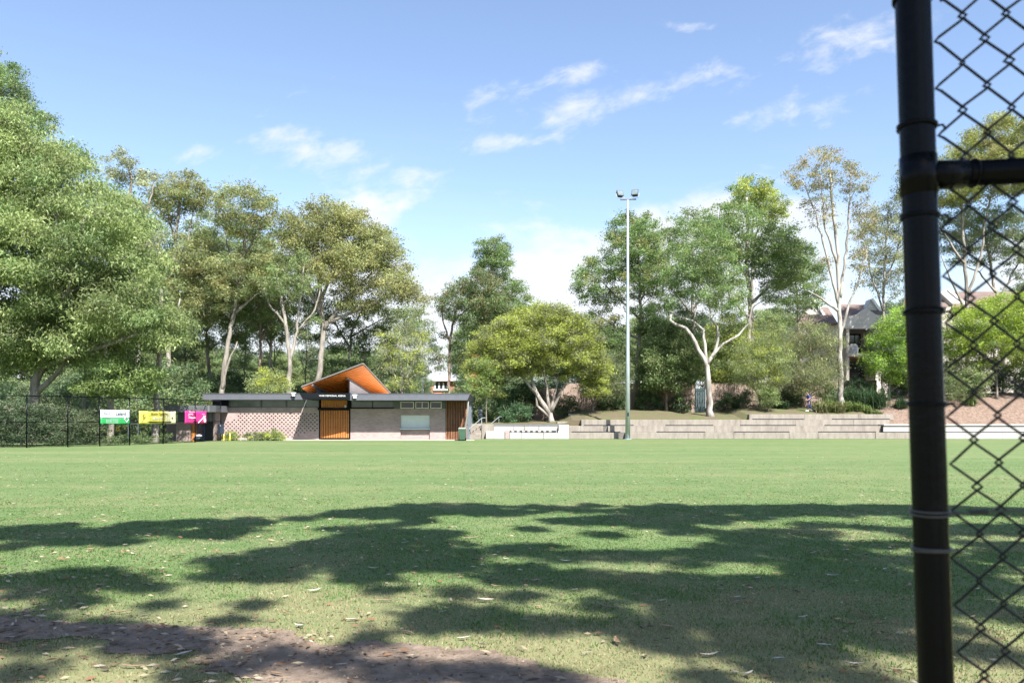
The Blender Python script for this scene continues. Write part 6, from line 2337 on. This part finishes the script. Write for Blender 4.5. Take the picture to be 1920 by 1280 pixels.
def build_litter():
    g = random.Random(12)
    r = np.random.default_rng(12)
    # countless small dry leaves: one mass
    n = 11000
    u = r.random(n)
    Y = 4.4 * (42 / 4.4) ** (u ** 1.0)
    X = (r.random(n) * 2 - 1) * (Y * .66 + .8)
    den = vnoise(X * .7, Y * .7, 61) * .6 + vnoise(X * 2.4, Y * 2.4, 62) * .4 + np.where(X < -.1 * Y, .12, 0)
    keep = (r.random(n) < np.clip((den - .36) * 3.0, .06, 1))
    X, Y = X[keep], Y[keep]
    n = len(X)
    L = r.uniform(.035, .095, n)
    Wd = L * r.uniform(.16, .30, n)
    az = r.uniform(0, 2 * math.pi, n)
    dx, dy = np.cos(az), np.sin(az)
    z0 = r.uniform(.012, .028, n)
    zt = z0 + r.uniform(-.004, .014, n)
    p0 = np.stack([X - dx * L / 2, Y - dy * L / 2, z0], 1)
    p2 = np.stack([X + dx * L / 2, Y + dy * L / 2, zt], 1)
    m1 = np.stack([X - dy * Wd / 2, Y + dx * Wd / 2, (z0 + zt) / 2 - .003], 1)
    m2 = np.stack([X + dy * Wd / 2, Y - dx * Wd / 2, (z0 + zt) / 2 + .008], 1)
    V = np.stack([p0, m1, p2, m2], 1).reshape(-1, 3)
    pal = np.array([[.28, .23, .155], [.19, .13, .08], [.12, .075, .045], [.32, .28, .215], [.19, .10, .055], [.06, .045, .034]])
    col = pal[r.integers(0, 6, n)] * r.uniform(.75, 1.2, n)[:, None]
    o = bpy.data.objects.new('leaf_litter', np_mesh('leaf_litter', V, 4, MT['litter'], np.repeat(col, 4, axis=0)))
    COL.objects.link(o)
    tag(o, 'small dry gum leaves scattered over the grass', 'leaves', kind='stuff')
    # the larger leaves one can pick out
    kinds = [('pale curled gum leaf', (.36, .335, .29), 'fallen_leaf'), ('tan dry gum leaf', (.25, .165, .095), 'fallen_leaf'), ('brown strip of fallen bark', (.20, .135, .095), 'bark_strip')]
    meshes = []
    for ki, (nm, c, ob) in enumerate(kinds):
        for q in range(3):
            v, f = leaf_shape(*( (.085 + .018 * q, .022 + .004 * q, .06 + .09 * q) if ki < 2 else (.15 + .04 * q, .022, .03 + .05 * q)), g)
            mb = MB().add(v, f)
            me = mb.mesh(ob, plain('%s_%d' % (ob, ki * 3 + q), tuple(x * (0.9 + .1 * q) for x in c), .7, var=.25, scale=30), True)
            meshes.append((ki, ob, nm, me))
    spots = [(1080, 1108), (1003, 1092), (930, 1102), (1350, 1108), (1385, 1132), (1300, 1088), (1420, 1086), (1455, 1078), (1560, 1082), (1620, 1156), (1505, 1160), (1240, 1130), (1190, 1118), (1660, 1070), (1140, 1140), (985, 1165), (870, 1200), (1160, 1208), (1380, 1122), (1700, 1100), (1830, 1108), (1858, 1128), (1820, 1160), (1600, 1250), (1680, 1258), (1460, 1240), (1330, 1232), (520, 1268), (345, 1232), (60, 1112), (150, 1136), (285, 1100), (190, 1100), (16, 1200), (250, 1252), (700, 1068), (780, 1066), (460, 1060), (590, 1110), (330, 1045), (950, 1050), (1060, 1055), (650, 1030), (760, 1020), (880, 1010), (420, 1015), (250, 1040), (120, 1052), (1180, 1035), (1290, 1018), (1520, 1040), (1400, 1005), (1640, 1015), (560, 1178), (760, 1190), (660, 1165), (910, 1130), (1010, 1142), (830, 1150), (720, 1130), (1770, 1190), (1545, 1215), (1250, 1180), (1100, 1228), (230, 1150), (390, 1205), (640, 1250), (880, 1245), (1400, 1268), (30, 1165)]
    place = {0: 'lying on the grass', 1: 'lying on the grass among paler ones', 2: 'lying on the grass near the dirt path'}
    for i, (px, py) in enumerate(spots):
        ki = 0 if i % 5 in (0, 1, 3) else (1 if i % 5 == 2 else 2)
        ob, nm, me = [(a, b, c) for k, a, b, c in meshes if k == ki][i % 3]
        x, y = GP(px, py)
        o = bpy.data.objects.new(ob, me)
        COL.objects.link(o)
        o.location = (x, y, .016)
        o.rotation_euler = (g.uniform(-.15, .15), g.uniform(-.08, .08), g.choice((0, math.pi)) + g.gauss(0, .55))
        s = g.uniform(.75, 1.25)
        o.scale = (s, s, s)
        tag(o, '%s %s' % (nm, place[ki]), 'leaf' if ki < 2 else 'bark', 'fallen %s in the foreground' % ('pale leaves' if ki == 0 else 'tan leaves' if ki == 1 else 'bark strips'))


build_litter()


def build_soil_crumbs():
    """crumbs of soil, bark chips and twigs lying on the worn track"""
    g = np.random.default_rng(71)
    n = 9000
    X, Y = g.uniform(-6, 3.2, n), g.uniform(3.9, 7.2, n)
    keep = track_mask(X, Y) > 0.02 * g.random(n)
    X, Y = X[keep], Y[keep]
    n = len(X)
    s = 0.004 + 0.012 * g.random(n) ** 3
    az = g.uniform(0, 6.28, n)
    el = np.where(g.random(n) < .25, g.uniform(2, 6, n), 1.0)       # some are long chips
    dx, dy = np.cos(az), np.sin(az)
    a = np.stack([X + dx * s * el, Y + dy * s * el, np.full(n, .006)], 1)
    b = np.stack([X - dy * s, Y + dx * s, np.full(n, .006)], 1)
    c = np.stack([X - dx * s * el, Y - dy * s * el, np.full(n, .006)], 1)
    d = np.stack([X + dy * s, Y - dx * s, np.full(n, .006)], 1)
    t = np.stack([X, Y, .006 + s * g.uniform(.5, 1.1, n)], 1)
    V = np.stack([a, b, t, b, c, t, c, d, t, d, a, t], 1).reshape(-1, 3)
    pal = np.array([[.10, .07, .05], [.17, .125, .09], [.24, .19, .145], [.065, .048, .038]])
    col = pal[g.integers(0, 4, n)] * g.uniform(.8, 1.2, n)[:, None]
    o = bpy.data.objects.new('soil_crumbs', np_mesh('soil_crumbs', V, 3, MT['litter'], np.repeat(col, 12, axis=0)))
    COL.objects.link(o)
    tag(o, 'crumbs of soil and bark chips on the dirt path', 'soil', kind='stuff')


build_soil_crumbs()
